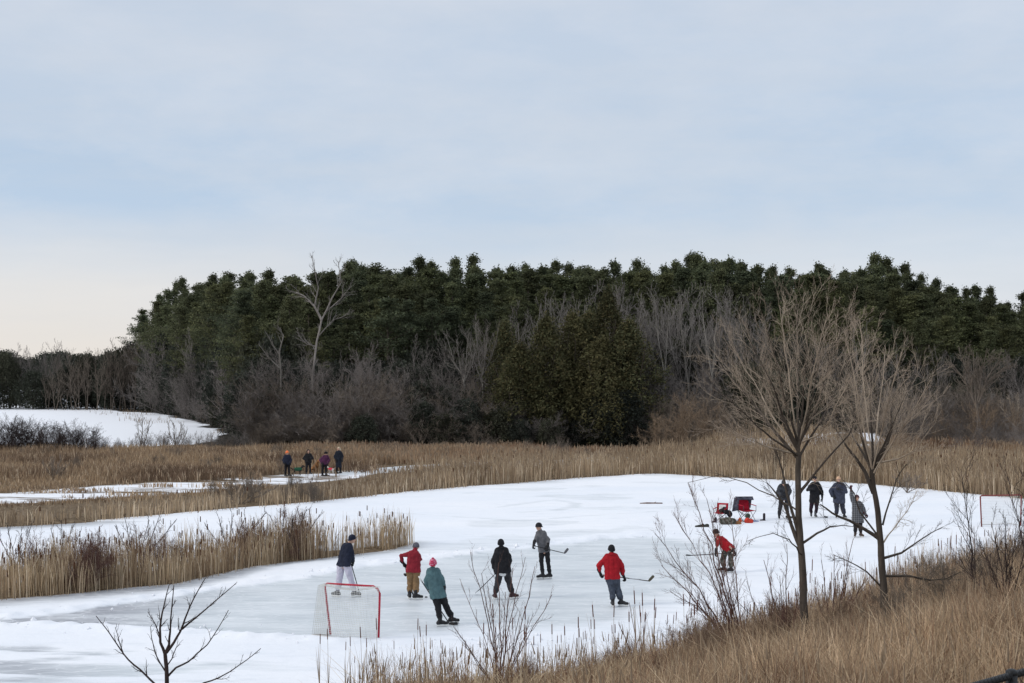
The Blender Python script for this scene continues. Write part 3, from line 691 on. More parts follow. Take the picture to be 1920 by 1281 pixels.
# the olive cedars
cedar_lab = ['tallest olive green cedar of the clump in the middle of the wood edge', 'broad olive cedar at the right end of the cedar clump', 'rounded olive cedar left of the tallest cedar', 'olive brown cedar at the left end of the big clump',
             'small lone olive cedar left of the cedar clump', 'low olive cedar in front of the tallest cedar', 'narrow olive cedar filling the clump behind its middle', 'short olive cedar in the shade of the clump, below the lone cedar']
for i, (px, top, D, wf, k) in enumerate([(1140, 553, 121, 1.0, 0), (1178, 606, 119.5, 1.15, 1), (1075, 594, 121.5, 1.10, 2), (1025, 600, 120, 1.0, 0), (945, 610, 122, 0.85, 1), (1128, 640, 118.5, 1.1, 2), (1105, 590, 123, 1.0, 1), (975, 650, 119, 1.1, 0)]):
    x = (px-960)/F*D; zb = hz(x, D); Ht = CH+(HZ-top)*D/F-zb
    ever('cd%d' % k, specs['cd%d' % k], (x, D, zb), i*1.3, Ht, wf*11.0/Ht*1.08*(1.0 if Ht > 9 else 0.9), cedar_lab[i], 'cedar', 'olive cedars in front of the wood', 0.13, (0.115, 0.10, 0.048), 'cedar_tree')
# dark undergrowth: height profile by pixel
def prof(tab, px): return float(np.interp(px, [a for a, b in tab], [b for a, b in tab]))
UN = [(150,680),(250,650),(330,620),(420,640),(520,640),(600,660),(700,690),(800,650),(900,690),(1000,690),(1220,640),(1300,620),(1420,640),(1500,660),(1650,700),(1750,690),(1850,680),(1960,690)]
def area(px): return ('left of the dead tree' if px < 580 else 'between dead tree and cedars' if px < 960 else 'below the cedars' if px < 1230 else 'behind the bare bank trees' if px < 1700 else 'at the right edge')
k = 0
for D, step, drop in ((129, 40, 0), (125, 44, 30), (121, 46, 64), (117.4, 48, 86)):
    px = 165 if D > 124 else 420
    while px < 1960:
        d = max(D, dmin(px)+(D-120))+rp.uniform(-1.5, 1.5); x = (px-960)/F*d; zb = hz(x, d); top = prof(UN, px)+drop+rp.uniform(-14, 22)
        if D < 124 and px < 860: top += 12
        if D == 121 and px > 1650: d += 5; x = (px-960)/F*d
        Ht = CH+(HZ-top)*d/F-zb; key = 'dk%d' % rp.randrange(3)
        if not (D == 121 and 1180 < px < 1380) and not (D == 117.4 and not (640 < px < 1225)):
            ever(key, specs[key], (x, d, zb), rp.uniform(0, 6), Ht, rp.uniform(0.8, 1.15)*6/max(Ht, 5), 'dark evergreen shrub in the undergrowth '+area(px), 'shrub', 'dark evergreen shrubs '+area(px), 0.16)
        px += step*rp.uniform(0.7, 1.3)
# thickets
TH = [(440,790),(470,745),(540,722),(620,735),(700,725),(800,730),(880,745),(960,760),(1020,790)]
def thicket(D, step, lo, hi, tab, jit, matl, mname, S_list, kind, label, cat, wf=(0.8, 1.2), off=0):
    px = lo
    while px < hi:
        d = (D if D > 200 or off == 999 or D < 112 else max(D, dmin(px)))+rp.uniform(-1.2, 1.2); x = (px-960)/F*d; zb = hz(x, d); top = (prof(tab, px) if isinstance(tab, list) else tab)+off+rp.uniform(-jit, jit)
        Ht = CH+(HZ-top)*d/F-zb; i = rp.randrange(len(S_list)); lb = label+' '+area(px)
        bare(kind, S_list[i], matl, (mname, i, kind), (x, d, zb), rp.uniform(0, 6.28), Ht, rp.uniform(*wf), lb, cat, lb.replace('shrub', 'shrubs').replace('tree', 'trees', 1) if 'dead' not in lb else lb+' group')
        px += step*rp.uniform(0.75, 1.25)
thicket(118.5, 26, 470, 1010, TH, 14, MAT_twig_grey, 'g', thick, 'bare_shrub', 'rounded grey brown leafless shrub in the thicket', 'shrub', (1.0, 1.5))
thicket(122, 30, 290, 930, [(290,650),(400,655),(520,665),(620,650),(700,650),(780,665),(880,660),(930,690)], 22, MAT_twig_grey, 'g', thick, 'bare_shrub', 'tall grey brown leafless shrub at the back of the thicket', 'shrub', (0.75, 1.05))
thicket(120, 30, 380, 980, [(380,720),(520,700),(620,700),(760,695),(900,720),(980,760)], 20, MAT_twig_brown, 'b', thick, 'bare_shrub', 'brown grey leafless shrub in the middle of the thicket', 'shrub', (0.8, 1.1))
thicket(116.5, 40, 480, 900, TH, 10, MAT_twig_brown, 'b', thick, 'bare_shrub', 'low brown leafless shrub along the foot of the thicket', 'shrub', (1.1, 1.6), 38)
thicket(124, 48, 170, 560, [(170,690),(230,640),(300,610),(340,600),(400,650),(480,680),(560,690)], 16, MAT_twig_grey, 'g', tall, 'bare_tree', 'grey leafless tree in the thicket', 'bare tree', (0.9, 1.3))
thicket(119, 30, 250, 480, [(250,730),(330,700),(400,720),(480,750)], 14, MAT_twig_grey, 'g', thick, 'bare_shrub', 'dense dark leafless shrub in front of the wood', 'shrub', (1.0, 1.4))
thicket(127, 56, 590, 960, [(590,620),(700,640),(800,620),(880,590),(930,600),(960,620)], 22, MAT_twig_grey, 'g', tall, 'bare_tree', 'grey leafless tree against the pines', 'bare tree', (0.8, 1.2))
thicket(127, 20, 1000, 1420, [(1000,570),(1060,545),(1130,525),(1200,545),(1300,535),(1370,545),(1420,580)], 14, MAT_twig_mid, 'm', tall, 'bare_tree', 'slender grey leafless tree against the pines', 'bare tree', (0.8, 1.1))
thicket(121.5, 30, 960, 1420, [(960,760),(1060,720),(1130,740),(1230,690),(1330,680),(1420,700)], 20, MAT_twig_grey, 'g', thick, 'bare_shrub', 'grey leafless shrub at the wood edge', 'shrub', (0.7, 1.0))
thicket(118, 36, 1000, 1260, [(1000,780),(1100,760),(1180,770),(1260,770)], 16, MAT_twig_grey, 'g', thick, 'bare_shrub', 'low grey leafless shrub under the cedars', 'shrub', (0.9, 1.3))
thicket(120, 34, 1430, 1960, [(1430,720),(1550,720),(1650,720),(1750,730),(1850,700),(1960,700)], 24, MAT_twig_grey, 'g', thick, 'bare_shrub', 'grey leafless shrub of the wood edge', 'shrub', (0.8, 1.2))
thicket(124, 22, 1200, 1460, [(1200,600),(1260,560),(1340,570),(1460,640)], 20, MAT_twig_mid, 'm', tall, 'bare_tree', 'grey leafless tree in the second rank of the wood edge', 'bare tree', (0.8, 1.1))
thicket(117, 34, 1240, 1420, [(1240,745),(1300,715),(1360,740),(1420,790)], 12, MAT_twig_brown, 'b', thick, 'bare_shrub', 'brown leafless shrub at the wood edge', 'shrub', (0.9, 1.3))
thicket(124, 30, 1430, 1960, [(1430,640),(1550,640),(1650,660),(1750,650),(1850,640),(1960,650)], 24, MAT_twig_grey, 'g', tall, 'bare_tree', 'grey leafless tree of the wood edge', 'bare tree', (0.8, 1.2))
thicket(114, 26, 1640, 1960, [(1640,740),(1740,715),(1800,700),(1850,720),(1900,740),(1960,735)], 16, MAT_twig_brown, 'b', thick, 'bare_shrub', 'tall brown grey shrub at the back of the marsh', 'shrub', (0.8, 1.1))
thicket(106, 30, 1700, 1960, [(1700,800),(1800,775),(1900,770),(1960,770)], 12, MAT_twig_grey, 'g', thick, 'bare_shrub', 'rounded grey shrub in the middle of the marsh', 'shrub', (0.9, 1.3))
thicket(112, 40, 1690, 1960, [(1690,745),(1740,735),(1800,720),(1850,740),(1900,760),(1960,750)], 12, MAT_twig_grey, 'g', thick, 'bare_shrub', 'dense grey green leafless shrub standing in the reeds', 'shrub', (0.9, 1.3))
thicket(101, 44, 1790, 1960, [(1790,815),(1850,800),(1900,795),(1960,790)], 8, MAT_twig_grey, 'g', thick, 'bare_shrub', 'dark leafless shrub low in the far shore reeds', 'shrub', (0.9, 1.3))
thicket(119, 34, 1390, 1560, [(1390,830),(1480,812),(1560,818)], 6, MAT_twig_brown, 'b', thick, 'bare_shrub', 'low rusty shrub behind the far shore reeds', 'shrub', (1.2, 1.7))
thicket(119, 30, 1500, 1690, [(1500,822),(1600,825),(1690,815)], 6, MAT_twig_brown, 'b', thick, 'bare_shrub', 'low dark rusty shrub behind the reeds and snow patch', 'shrub', (1.2, 1.7))
thicket(111, 26, 1235, 1345, [(1235,770),(1290,725),(1345,760)], 10, MAT_twig_straw, 's', thick, 'bare_shrub', 'straw brown shrub standing forward of the wood', 'shrub', (0.8, 1.1))
thicket(107, 40, 1700, 1960, [(1700,800),(1800,770),(1860,740),(1960,750)], 16, MAT_twig_straw, 's', thick, 'bare_shrub', 'straw brown shrub in the marsh', 'shrub', (0.8, 1.2))
# left: shrubs this side of the snow field, and the tree line beyond it
def area(px): return 'left of the snow field gap' if px < 210 else 'in front of the snow field'
thicket(108, 11, -30, 205, [(-30,782),(40,776),(100,790),(150,796),(205,818)], 9, MAT_twig_dark, 'k', thick, 'bare_shrub', 'dark leafless shrub', 'shrub', (0.9, 1.4))
thicket(110, 15, 215, 460, [(215,822),(260,815),(330,800),(360,810),(460,812)], 10, MAT_twig_grey, 'g', thick, 'bare_shrub', 'small sparse leafless shrub', 'shrub', (0.7, 1.0))
def area(px): return 'beyond the snow field'
thicket(236, 15, 90, 470, [(90,690),(140,660),(200,642),(250,625),(300,640),(470,660)], 12, MAT_twig_brown, 'b', tall, 'bare_tree', 'grey leafless tree in the hedge line', 'bare tree', (0.9, 1.3))
thicket(246, 20, -60, 260, [(-60,655),(20,650),(60,640),(100,628),(140,665),(260,640)], 10, MAT_twig_grey, 'g', tall, 'bare_tree', 'grey leafless tree in the back of the hedge line', 'bare tree', (0.9, 1.3))
for i, px in enumerate([-30, 8, 30, 62, 84, 106, 130, 160, 178, 205, 225, 250, 275, 300]):
    D = 240+(i % 3)*4; x = (px-960)/F*D; zb = hz(x, D); top = [705, 668, 690, 700, 712, 720, 690, 672, 680, 665, 660, 650, 655, 650][i]
    key = 'dk%d' % (i % 3); Ht = CH+(HZ-top)*D/F-zb
    ever(key, specs[key], (x, D, zb), i, Ht, 6/Ht*1.15, 'dark evergreen tree in the hedge line beyond the snow field', 'tree', 'dark trees beyond the snow field', 0.16)
for i in range(26):   # horizon wood far away
    px = -120+i*26; D = 560+rp.uniform(-20, 20); x = (px-960)/F*D; Ht = CH+(HZ-(668+rp.uniform(-5, 8)))*D/F; key = 'dk%d' % (i % 3)
    ever(key, specs[key], (x, D, hz(x, D)), i, Ht, 1.3, 'distant dark tree on the horizon at the far left', 'tree', 'distant trees on the left horizon', 0.16)
# named single trees of the background
def limb_tree(name, label, cat, group, D, polys, twigmat, seed, lvl=2, kids=(8, 5), ratio=0.35, minr=0.01, trunk_mat=None, up=0.08, dyscale=1.0, base=None, ang=(22, 50), wob=0.13, twigstart=0.15, tlen=0.8, z_ground=None, n=5, split=True, twr=None):
    """polys: list of (points [(px,py,dy)], r0, r1, twig_len or None); radii in photo pixels at distance D"""
    rg = np.random.default_rng(seed); T = []; S = []; MINR[0] = minr
    q0 = polys[0][0][0]; b0 = W(q0[0], q0[1], D+(q0[2] if len(q0) > 2 else 0)); zb = hz(b0.x, b0.y); org = Vector((b0.x, b0.y, zb))
    m = D/F
    for pi, pl in enumerate(polys):
        pts, r0, r1, tl = pl[:4]; dn_ = pl[4] if len(pl) > 4 else 1
        P = [np.array(W(p[0], p[1], D+(p[2] if len(p) > 2 else 0))-org) for p in pts]
        if pi == 0: P.insert(0, np.array([P[0][0], P[0][1], -0.15]))
        # resample with slight natural wander
        Q = [P[0]]
        for a, b_ in zip(P, P[1:]):
            nn = max(2, int(np.linalg.norm(b_-a)/(0.03*D*0.25+0.1)))
            for j in range(1, nn+1): Q.append(a+(b_-a)*j/nn+(rg.normal(0, 0.012*np.linalg.norm(b_-a), 3) if j < nn else 0))
        nQ = len(Q)
        for j in range(nQ-1):
            ra = (r0+(r1-r0)*(j/(nQ-1))**0.8)*m; rb = (r0+(r1-r0)*((j+1)/(nQ-1))**0.8)*m
            (T if (split and (r0 > 2.2 or dn_ < 1)) else S).append((*Q[j], *Q[j+1], ra, rb))  # sparse lower limbs join the dark bark mesh, their backlit darkness painted as colour
        if tl:
            L = tl*m; cnt = max(3, int(kids[0]*dn_))
            for q in range(cnt):
                t = twigstart+(1-twigstart)*(q+rg.uniform(0, 1))/cnt; f = t*(nQ-1); j = min(int(f), nQ-2); pp = Q[j]+(Q[j+1]-Q[j])*(f-j); dd = unit(Q[j+1]-Q[j])
                o = unit(np.cross(dd, rg.normal(0, 1, 3))); an = R(rg.uniform(*ang)); nd = dd*math.cos(an)+o*math.sin(an)
                rr = (r0+(r1-r0)*t)*m*0.55
                grow(T if dn_ < 1 and split else S, pp, nd, L*(1-0.45*t)*rg.uniform(0.6, 1.2), max(min(rr, 1.6*m if twr is None else twr*m), minr), lvl-1, rg, list(kids[1:]) or [4], 0.55, wob, up, ang, 5, 0.3, 0.15)  # twigs of those lower limbs get the same painted backlit darkness
    root = empty(name, org, label, cat, group)
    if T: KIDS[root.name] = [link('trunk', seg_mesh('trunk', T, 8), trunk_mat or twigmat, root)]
    link('branches', seg_mesh('branches', S, 4 if D < 60 else 3), twigmat, root)
    return root
limb_tree('dead_tree', 'tall dead grey tree standing above the thicket at the left of the wood', 'bare tree', None, 121,
  [([(584,826),(583,760),(586,710),(594,640),(603,600),(622,560)], 3.0, 1.5, 34), ([(622,560),(640,530),(636,505),(634,490)], 1.6, 0.5, 30), ([(603,600),(590,575),(570,555),(555,548)], 2.4, 0.8, 40),
   ([(590,575),(597,540),(590,505),(584,480)], 1.7, 0.6, 30), ([(608,588),(640,560),(655,540)], 1.8, 0.6, 40), ([(592,650),(575,645),(560,630)], 1.5, 0.5, 30), ([(596,632),(625,600),(652,590)], 1.5, 0.5, 40)], MAT_twig_mid, 3, 2, (9, 5), minr=0.014)
limb_tree('dead_tree', 'small forked dead tree left of the tall dead tree', 'bare tree', None, 120.5,
  [([(526,830),(526,760),(527,700),(524,660)], 2.3, 1.6, 20), ([(524,690),(505,672),(485,646)], 1.9, 0.7, 30), ([(524,660),(532,630),(520,610)], 1.8, 0.7, 30), ([(524,665),(508,640),(500,625)], 1.5, 0.6, 20)], MAT_twig_pale, 4, 2, (6, 4), minr=0.012, split=False)
for i, (px, top, lab) in enumerate([(905, 600, 'pale many stemmed tree left of the lone cedar'), (870, 620, 'pale leaning tree beside the many stemmed one'), (1050, 555, 'pale branched tree rising behind the left cedars'), (1245, 545, 'pale forked tree right of the tallest cedar'), (1290, 530, 'pale straight birch like tree right of the cedar clump'), (1335, 548, 'pale tall tree left of the bank tree crown'), (1385, 530, 'pale thin tree behind the left edge of the bank tree crown'), (1615, 590, 'pale upright tree behind the gap of the two bank trees')]):
    rg_ = random.Random(i+60); b = 770; fan = [( -34, 0), (-14, -8), (8, -4), (30, 4)] if i < 2 else [(-18, 0), (10, -6)]
    polys = [([(px, 835), (px+rg_.uniform(-3, 3), b), (px+rg_.uniform(-4, 4), b-50)], 2.2, 1.6, None)]
    for fx, dy in fan: polys.append(([(px, b-40-rg_.uniform(0, 30)), (px+fx*0.5, (b+top)/2-10), (px+fx, top+rg_.uniform(0, 25))], 1.5, 0.45, 42))
    limb_tree('pale_tree', lab, 'bare tree', None, 122.8 if i in (2,) else 120.8 if i < 2 else 120.5, polys, MAT_twig_pale, 80+i, 2, (10, 5), minr=0.012)
limb_tree('willow', 'feathery tan willow at the right of the view behind the reeds', 'willow', None, 108, [([(1836,850),(1834,790),(1830,755)], 4, 3, 20)]+[([(1830,765),(1830+dx*0.5,710),(1830+dx,655+abs(dx)*0.6)], 2, 0.5, 45) for dx in (-45,-25,-5,18,40,55)], MAT_twig_brown, 9, 3, (12, 6, 4), minr=0.011, split=False)
limb_tree('thorn_shrub', 'rusty brown shrub at the right edge above the far snow patch', 'shrub', None, 110, [([(1905,815),(1905,800)], 3, 3, None)]+[([(1905,805),(1905+dx*0.5,780),(1905+dx,750+abs(dx)*0.4)], 1.6, 0.4, 30) for dx in (-30,-12,6,25)], MAT_twig_tan, 10, 3, (9, 5, 4), minr=0.012)
# ---------------------------------------------------------------- near trees
CR = dict(kids=(15, 9, 6), lvl=3)
t1 = [([(1512,1214),(1506,1130),(1503,1040),(1500,1000),(1497,940),(1496,880),(1498,848)], 8.6, 5, None),
  ([(1502,1030),(1484,985),(1470,945),(1455,925),(1438,905)], 4.6, 0.8, 60, .5), ([(1500,1015),(1490,975),(1475,925),(1466,880),(1455,845)], 4, 1, 70, .6),
  ([(1506,1018),(1532,1000),(1556,988),(1580,985,1),(1612,990,1)], 2.6, 0.5, 50, .4), ([(1499,925),(1509,912),(1522,895),(1536,878),(1562,848),(1592,815),(1604,790)], 3.4, 1.0, 90),
  ([(1504,1040),(1480,1012,-1),(1450,1000,-1.5),(1400,1015,-2)], 1.8, 0.4, 50, .4), ([(1498,960),(1450,930,1),(1400,905,1.5),(1350,890,2),(1290,905,2)], 1.8, 0.4, 60, .5)]
for i, (ex, ey, mx, my) in enumerate([(1340,668,1415,760),(1352,735,1420,800),(1366,640,1430,745),(1398,620,1450,725),(1430,590,1462,700),(1462,572,1478,690),(1492,560,1494,680),(1520,572,1510,690),(1552,590,1524,700),
        (1580,600,1545,720),(1604,640,1560,750),(1350,800,1420,830),(1420,690,1460,770),(1540,660,1520,760),(1600,700,1555,790),(1375,700,1435,790)]):
    z = random.Random(i).uniform(-1.6, 1.6)
    t1.append(([(1497,862-(i*7) % 34),(mx+(1497-mx)*0.35, my+(855-my)*0.4, z*0.3),(mx,my,z*0.7),(ex,ey,z)], 3.1-(i % 3)*0.5, 0.5, 130))
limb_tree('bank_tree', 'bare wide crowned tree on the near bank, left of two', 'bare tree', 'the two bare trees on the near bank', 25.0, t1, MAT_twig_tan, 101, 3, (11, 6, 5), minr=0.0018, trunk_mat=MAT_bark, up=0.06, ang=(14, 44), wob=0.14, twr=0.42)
t2 = [([(1660,1168),(1657,1100),(1652,1040),(1650,1005),(1646,960),(1638,915),(1634,880)], 8.4, 4.4, None),
  ([(1651,1012),(1625,995),(1592,976),(1560,962),(1538,946)], 4.2, 1.2, 50, .3), ([(1638,925),(1622,885),(1604,858),(1588,838),(1565,800)], 4.5, 1.2, 100),
  ([(1636,890),(1648,860),(1664,832),(1672,806),(1670,770)], 4.2, 1.5, 100), ([(1656,1047),(1690,1037),(1712,1022),(1745,1000),(1768,988)], 2.8, 0.5, 60, .5),
  ([(1659,1080),(1705,1080),(1745,1088),(1775,1085),(1802,1072)], 2.8, 0.5, 60, .5), ([(1652,1100),(1625,1072),(1590,1052),(1562,1040)], 2.0, 0.5, 60, .4),
  ([(1655,985),(1668,940),(1680,900),(1700,870)], 2.0, 0.6, 60, .5), ([(1650,1010),(1612,960),(1602,925),(1580,900)], 2.0, 0.6, 60, .5), ([(1655,1020),(1700,960,1),(1720,920,1.4)], 2, 0.5, 60)]
for i, (ex, ey, mx, my) in enumerate([(1560,640,1598,760),(1585,615,1608,740),(1612,600,1620,730),(1636,640,1632,740),(1660,650,1650,750),(1690,660,1664,760),(1722,690,1690,770),(1745,712,1710,775),(1736,760,1695,800),(1700,735,1672,800),(1748,800,1715,845),(1600,700,1612,800),(1545,720,1590,800)]):
    z = random.Random(i+50).uniform(-1.5, 1.5)
    t2.append(([(1636,892-(i*7) % 24),(mx+(1636-mx)*0.4, my+(885-my)*0.4, z*0.3),(mx,my,z*0.7),(ex,ey,z)], 2.6-(i % 3)*0.4, 0.5, 105))
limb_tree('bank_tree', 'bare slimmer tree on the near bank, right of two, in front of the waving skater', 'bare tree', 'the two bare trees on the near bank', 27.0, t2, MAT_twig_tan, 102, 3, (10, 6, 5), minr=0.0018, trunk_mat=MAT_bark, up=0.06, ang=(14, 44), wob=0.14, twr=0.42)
limb_tree('young_tree', 'dark bare young tree against the white ice at the bottom left', 'bare tree', None, 18.0,
  [([(314,1400),(313,1281),(312,1250),(309.6,1227)], 5, 3.6, None), ([(309.6,1227),(300.6,1205),(300,1178),(304,1150),(309.6,1126),(317,1097)], 3.2, 0.7, 32), ([(310,1226),(317,1209),(319,1185),(320,1162),(323,1130),(326,1097)], 3.0, 0.7, 30),
   ([(312,1224),(326,1205),(338.4,1183.6),(347,1160),(356.4,1136.8),(370,1110),(385,1084)], 2.9, 0.7, 36), ([(341,1180),(365,1160),(388.8,1140),(412,1120),(442.8,1093.6)], 2.0, 0.6, 30),
   ([(313,1270),(330,1252),(352.8,1241),(370,1225),(388.8,1208.8),(408,1180),(428.4,1144)], 2.2, 0.6, 36), ([(314,1330),(381,1281),(410,1271),(432,1259),(462,1238),(489,1216)], 1.8, 0.6, 30),
   ([(314,1312),(300,1290),(280.8,1273.6),(262,1255),(241,1237.6),(226,1218),(212.4,1198),(196,1175),(180,1155)], 2.6, 0.7, 34), ([(232,1228),(224,1205),(216,1176)], 1.4, 0.5, 20), ([(301,1196),(292,1172),(277,1147)], 1.5, 0.5, 26),
   ([(312,1262),(300,1243),(290,1222),(284,1195),(282,1175)], 1.6, 0.5, 26), ([(312,1250),(322,1236),(330,1215),(336,1208)], 1.4, 0.5, 22)], MAT_twig_dark, 103, 2, (6, 3), minr=0.0022, up=0.12, ang=(25, 55), twigstart=0.2)
def bushy(name, label, D, base, tops, r0, matl, seed, tl=45, lvl=2, kids=(8, 4), minr=0.0022, z=1.2, group=None, **k):
    rg = random.Random(seed); polys = []
    for i, t in enumerate(tops):
        dy = rg.uniform(-z, z); mx = base[0]+(t[0]-base[0])*rg.uniform(0.35, 0.6); my = base[1]+(t[1]-base[1])*0.5
        polys.append(([(base[0]+rg.uniform(-1.2, 1.2), base[1]), (mx, my, dy*0.5), (t[0], t[1], dy)], r0*rg.uniform(0.7, 1.1), 0.5, tl))
    return limb_tree(name, label, 'shrub' if 'shrub' in name else 'bare tree', group, D, polys, matl, seed, lvl, kids, minr=minr, ang=(15, 40), up=0.12, **k)
bushy('leafless_shrub', 'fan of thin reddish bare stems at the bottom centre below the black jacket skater', 24, (938,1300), [(862,1085),(850,1175),(882,1035),(903,1075),(915,1100),(935,1055),(948,1110),(962,1065),(985,1045),(1003,1062),(1035,1115),(1000,1150),(870,1200),(975,1150)], 1.5, MAT_twig_red, 111, 55, 2, (7, 4))
bushy('leafless_shrub', 'reddish leaning bare shrub in front of the stooping skater', 26, (1400,1262), [(1345,985),(1325,935),(1290,905),(1228,1000),(1262,960),(1240,1060),(1330,1040),(1368,960),(1285,1100)], 2.2, MAT_twig_red, 112, 85, 3, (10, 6, 4))
bushy('leafless_shrub', 'thin bare shrub with upright stems left of the first bank tree trunk', 25.5, (1475,1262), [(1400,1090),(1432,1050),(1462,1080),(1475,1020),(1385,1130),(1450,1120),(1500,1100)], 1.8, MAT_twig_red, 113, 60, 2, (9, 5))
bushy('leafless_shrub', 'thin bare shrub between the two bank tree trunks', 26, (1560,1240), [(1540,1050),(1565,1040),(1590,1070),(1600,1010),(1620,1090),(1530,1110),(1580,1120)], 1.6, MAT_twig_red, 114, 60, 2, (9, 5))
bushy('young_tree', 'thin dark young tree in the bank grass in front of the far goal', 27, (1838,1190), [(1802,880)], 3.2, MAT_twig_dark, 115, 105, 3, (24, 6, 4), z=0.2, twigstart=0.2)
bushy('young_tree', 'thin dark young tree at the right edge of the view', 24, (1945,1130), [(1885,880),(1935,900),(1965,950)], 3.0, MAT_twig_dark, 116, 100, 3, (13, 6, 4), z=0.5, twigstart=0.25)
bushy('leafless_shrub', 'dense dark shrub in tall grass at the right edge of the bank', 24, (1890,1150), [(1830,1010),(1860,985),(1885,970),(1905,990),(1935,975),(1850,1040),(1800,1050)], 1.8, MAT_twig_dark, 117, 60, 3, (9, 6, 4))
bushy('leafless_shrub', 'tiny bare sapling right of the skater in red', 26, (1200,1262), [(1180,1130),(1212,1150),(1160,1170)], 1.2, MAT_twig_red, 118, 40, 2, (6, 3))
# shrubs standing in the reed spit and the far belt
for i, (px, py, tops, lab) in enumerate([(30, 1080, [(0,1010),(14,985),(40,1000),(60,980)], 'few dark stems rising from the spit reeds at the left edge'), (118, 1075, [(95,990),(115,975),(135,985),(150,1000)], 'dark twiggy shrub in the spit reeds, second from the left edge'),
     (255, 1070, [(215,985),(235,975),(255,990),(280,975),(300,965),(330,975)], 'wide dark twiggy shrub in the spit reeds above the young tree'), (430, 1050, [(385,985),(410,970),(435,962),(460,970),(490,975),(500,960)], 'dense dark twiggy shrub in the middle of the spit reeds'),
     (540, 1046, [(505,965),(530,958),(550,970),(575,955),(600,965)], 'dark twiggy shrub in the spit reeds left of the navy skater')]):
    bushy('leafless_shrub', lab, (16640/(py-700)), (px, py), tops, 1.2, MAT_twig_dark, 130+i, 30, 2, (8, 5), minr=0.006, z=1.0, group='twiggy shrubs in the spit reeds')
for i, (px, py, tops, lab) in enumerate([(450, 948, [(395,915),(415,905),(440,902),(465,905),(490,908),(510,918)], 'dark brown rounded shrub on the far shore above the channel'), (100, 905, [(78,868),(95,862),(112,866),(125,875)], 'small green brown bush in the left meadow'), (265, 850, [(258,790),(268,783),(280,800)], 'tiny bare tree in front of the snow field'),
     (330, 850, [(315,800),(325,793),(340,797),(350,810)], 'dark upright shrub in front of the snow field, right of the tiny tree'), (1700, 925, [(1680,900),(1700,893),(1720,898),(1735,906)], 'dark tuft of brush on the far shore behind the waving skater')]):
    bushy('leafless_shrub', lab, (16640/(py-700)), (px, py), tops, 1.1, MAT_twig_brown, 140+i, 22, 3, (9, 6, 4), minr=0.008, z=1.2)

# rusty brush scattered through the bank grass, the spit and the meadow
def brush(n, pick, Hs, matl, key, label, group, seed):
    rb_ = random.Random(seed)
    for i in range(n):
        x, y = pick(rb_); k = rb_.randrange(5); h = rb_.uniform(*Hs); z = max(hz(x, y), -0.02); s = h/max(q[5] for q in thick[k]); w = s*rb_.uniform(0.7, 1.1)
        kk = (key, k, 'brush')
        if kk in bush_roots: copy_tree(bush_roots[kk], (x, y, z), rb_.uniform(0, 6.28), (w, w, s), label, group)
        else: bush_roots[kk] = make_tree('brush_bush', thick[k], None, None, 0, matl, (x, y, z), label, 'bush', group, 1, trunkname='branches', n=3, rz=rb_.uniform(0, 6), sc=(w, w, s))
def on_bank(px0, px1, d0, d1):
    def f(r):
        px = r.uniform(px0, px1); D = 28.
        for _ in range(12): D = float(shoreY((px-960)/F*D))
        D -= r.uniform(d0, d1); return (px-960)/F*D, D
    return f
brush(26, on_bank(1620, 1980, 0.5, 14), (0.9, 1.7), MAT_twig_brown, 'bk', 'brown bare bush tangled in the right part of the bank grass', 'brown bare bushes in the right part of the bank grass', 1)
brush(22, on_bank(1240, 1700, 0.3, 8), (0.7, 1.3), MAT_twig_red, 'br', 'reddish bare bush low in the grass around the two bank trees', 'reddish bare bushes around the two bank trees', 2)
brush(9, on_bank(900, 1240, 0.3, 3), (0.5, 0.8), MAT_twig_red, 'br', 'small reddish bush at the grass edge below the skater in red', 'small reddish bushes at the grass edge', 3)
def on_spit(r):
    while True:
        p = G(r.uniform(0, 640), r.uniform(1035, 1110))
        if float(sdist(np.array([p.x]), np.array([p.y]), ISLE)[0]) > 0.2: return p.x, p.y
brush(20, on_spit, (0.9, 2.0), MAT_twig_red, 'br', 'reddish brown bush standing in the spit reeds', 'reddish brown bushes in the spit reeds', 4)
def on_mead(r): p = G(r.uniform(-20, 620), r.uniform(848, 892)); return p.x, p.y
brush(34, on_mead, (0.7, 1.4), MAT_twig_brown, 'bk', 'low brown bush in the left meadow', 'low brown bushes in the left meadow', 5)
def on_far(r): p = G(r.uniform(380, 640), r.uniform(925, 945)); return p.x, p.y
brush(12, on_far, (0.9, 1.5), MAT_twig_brown, 'bk', 'brown bush in the far reeds left of the walkers', 'brown bushes in the far reeds left of the walkers', 6)
def on_marsh(r): p = G(r.uniform(1420, 1940), r.uniform(850, 905)); return p.x, p.y
brush(22, on_marsh, (1.0, 2.0), MAT_twig_brown, 'bk', 'brown bush in the far shore reeds behind the standing people', 'brown bushes in the far shore reeds', 7)

def on_foot(r): p = G(r.uniform(660, 1420), r.uniform(850, 864)); return p.x, p.y
brush(34, on_foot, (0.8, 1.7), MAT_twig_brown, 'bk', 'brown bush at the foot of the wood behind the reeds', 'brown bushes at the foot of the wood', 8)
brush(24, on_bank(1300, 1960, 2, 15), (0.6, 1.3), MAT_twig_straw, 'bs', 'straw coloured bare bush in the bank grass', 'straw coloured bare bushes in the bank grass', 9)

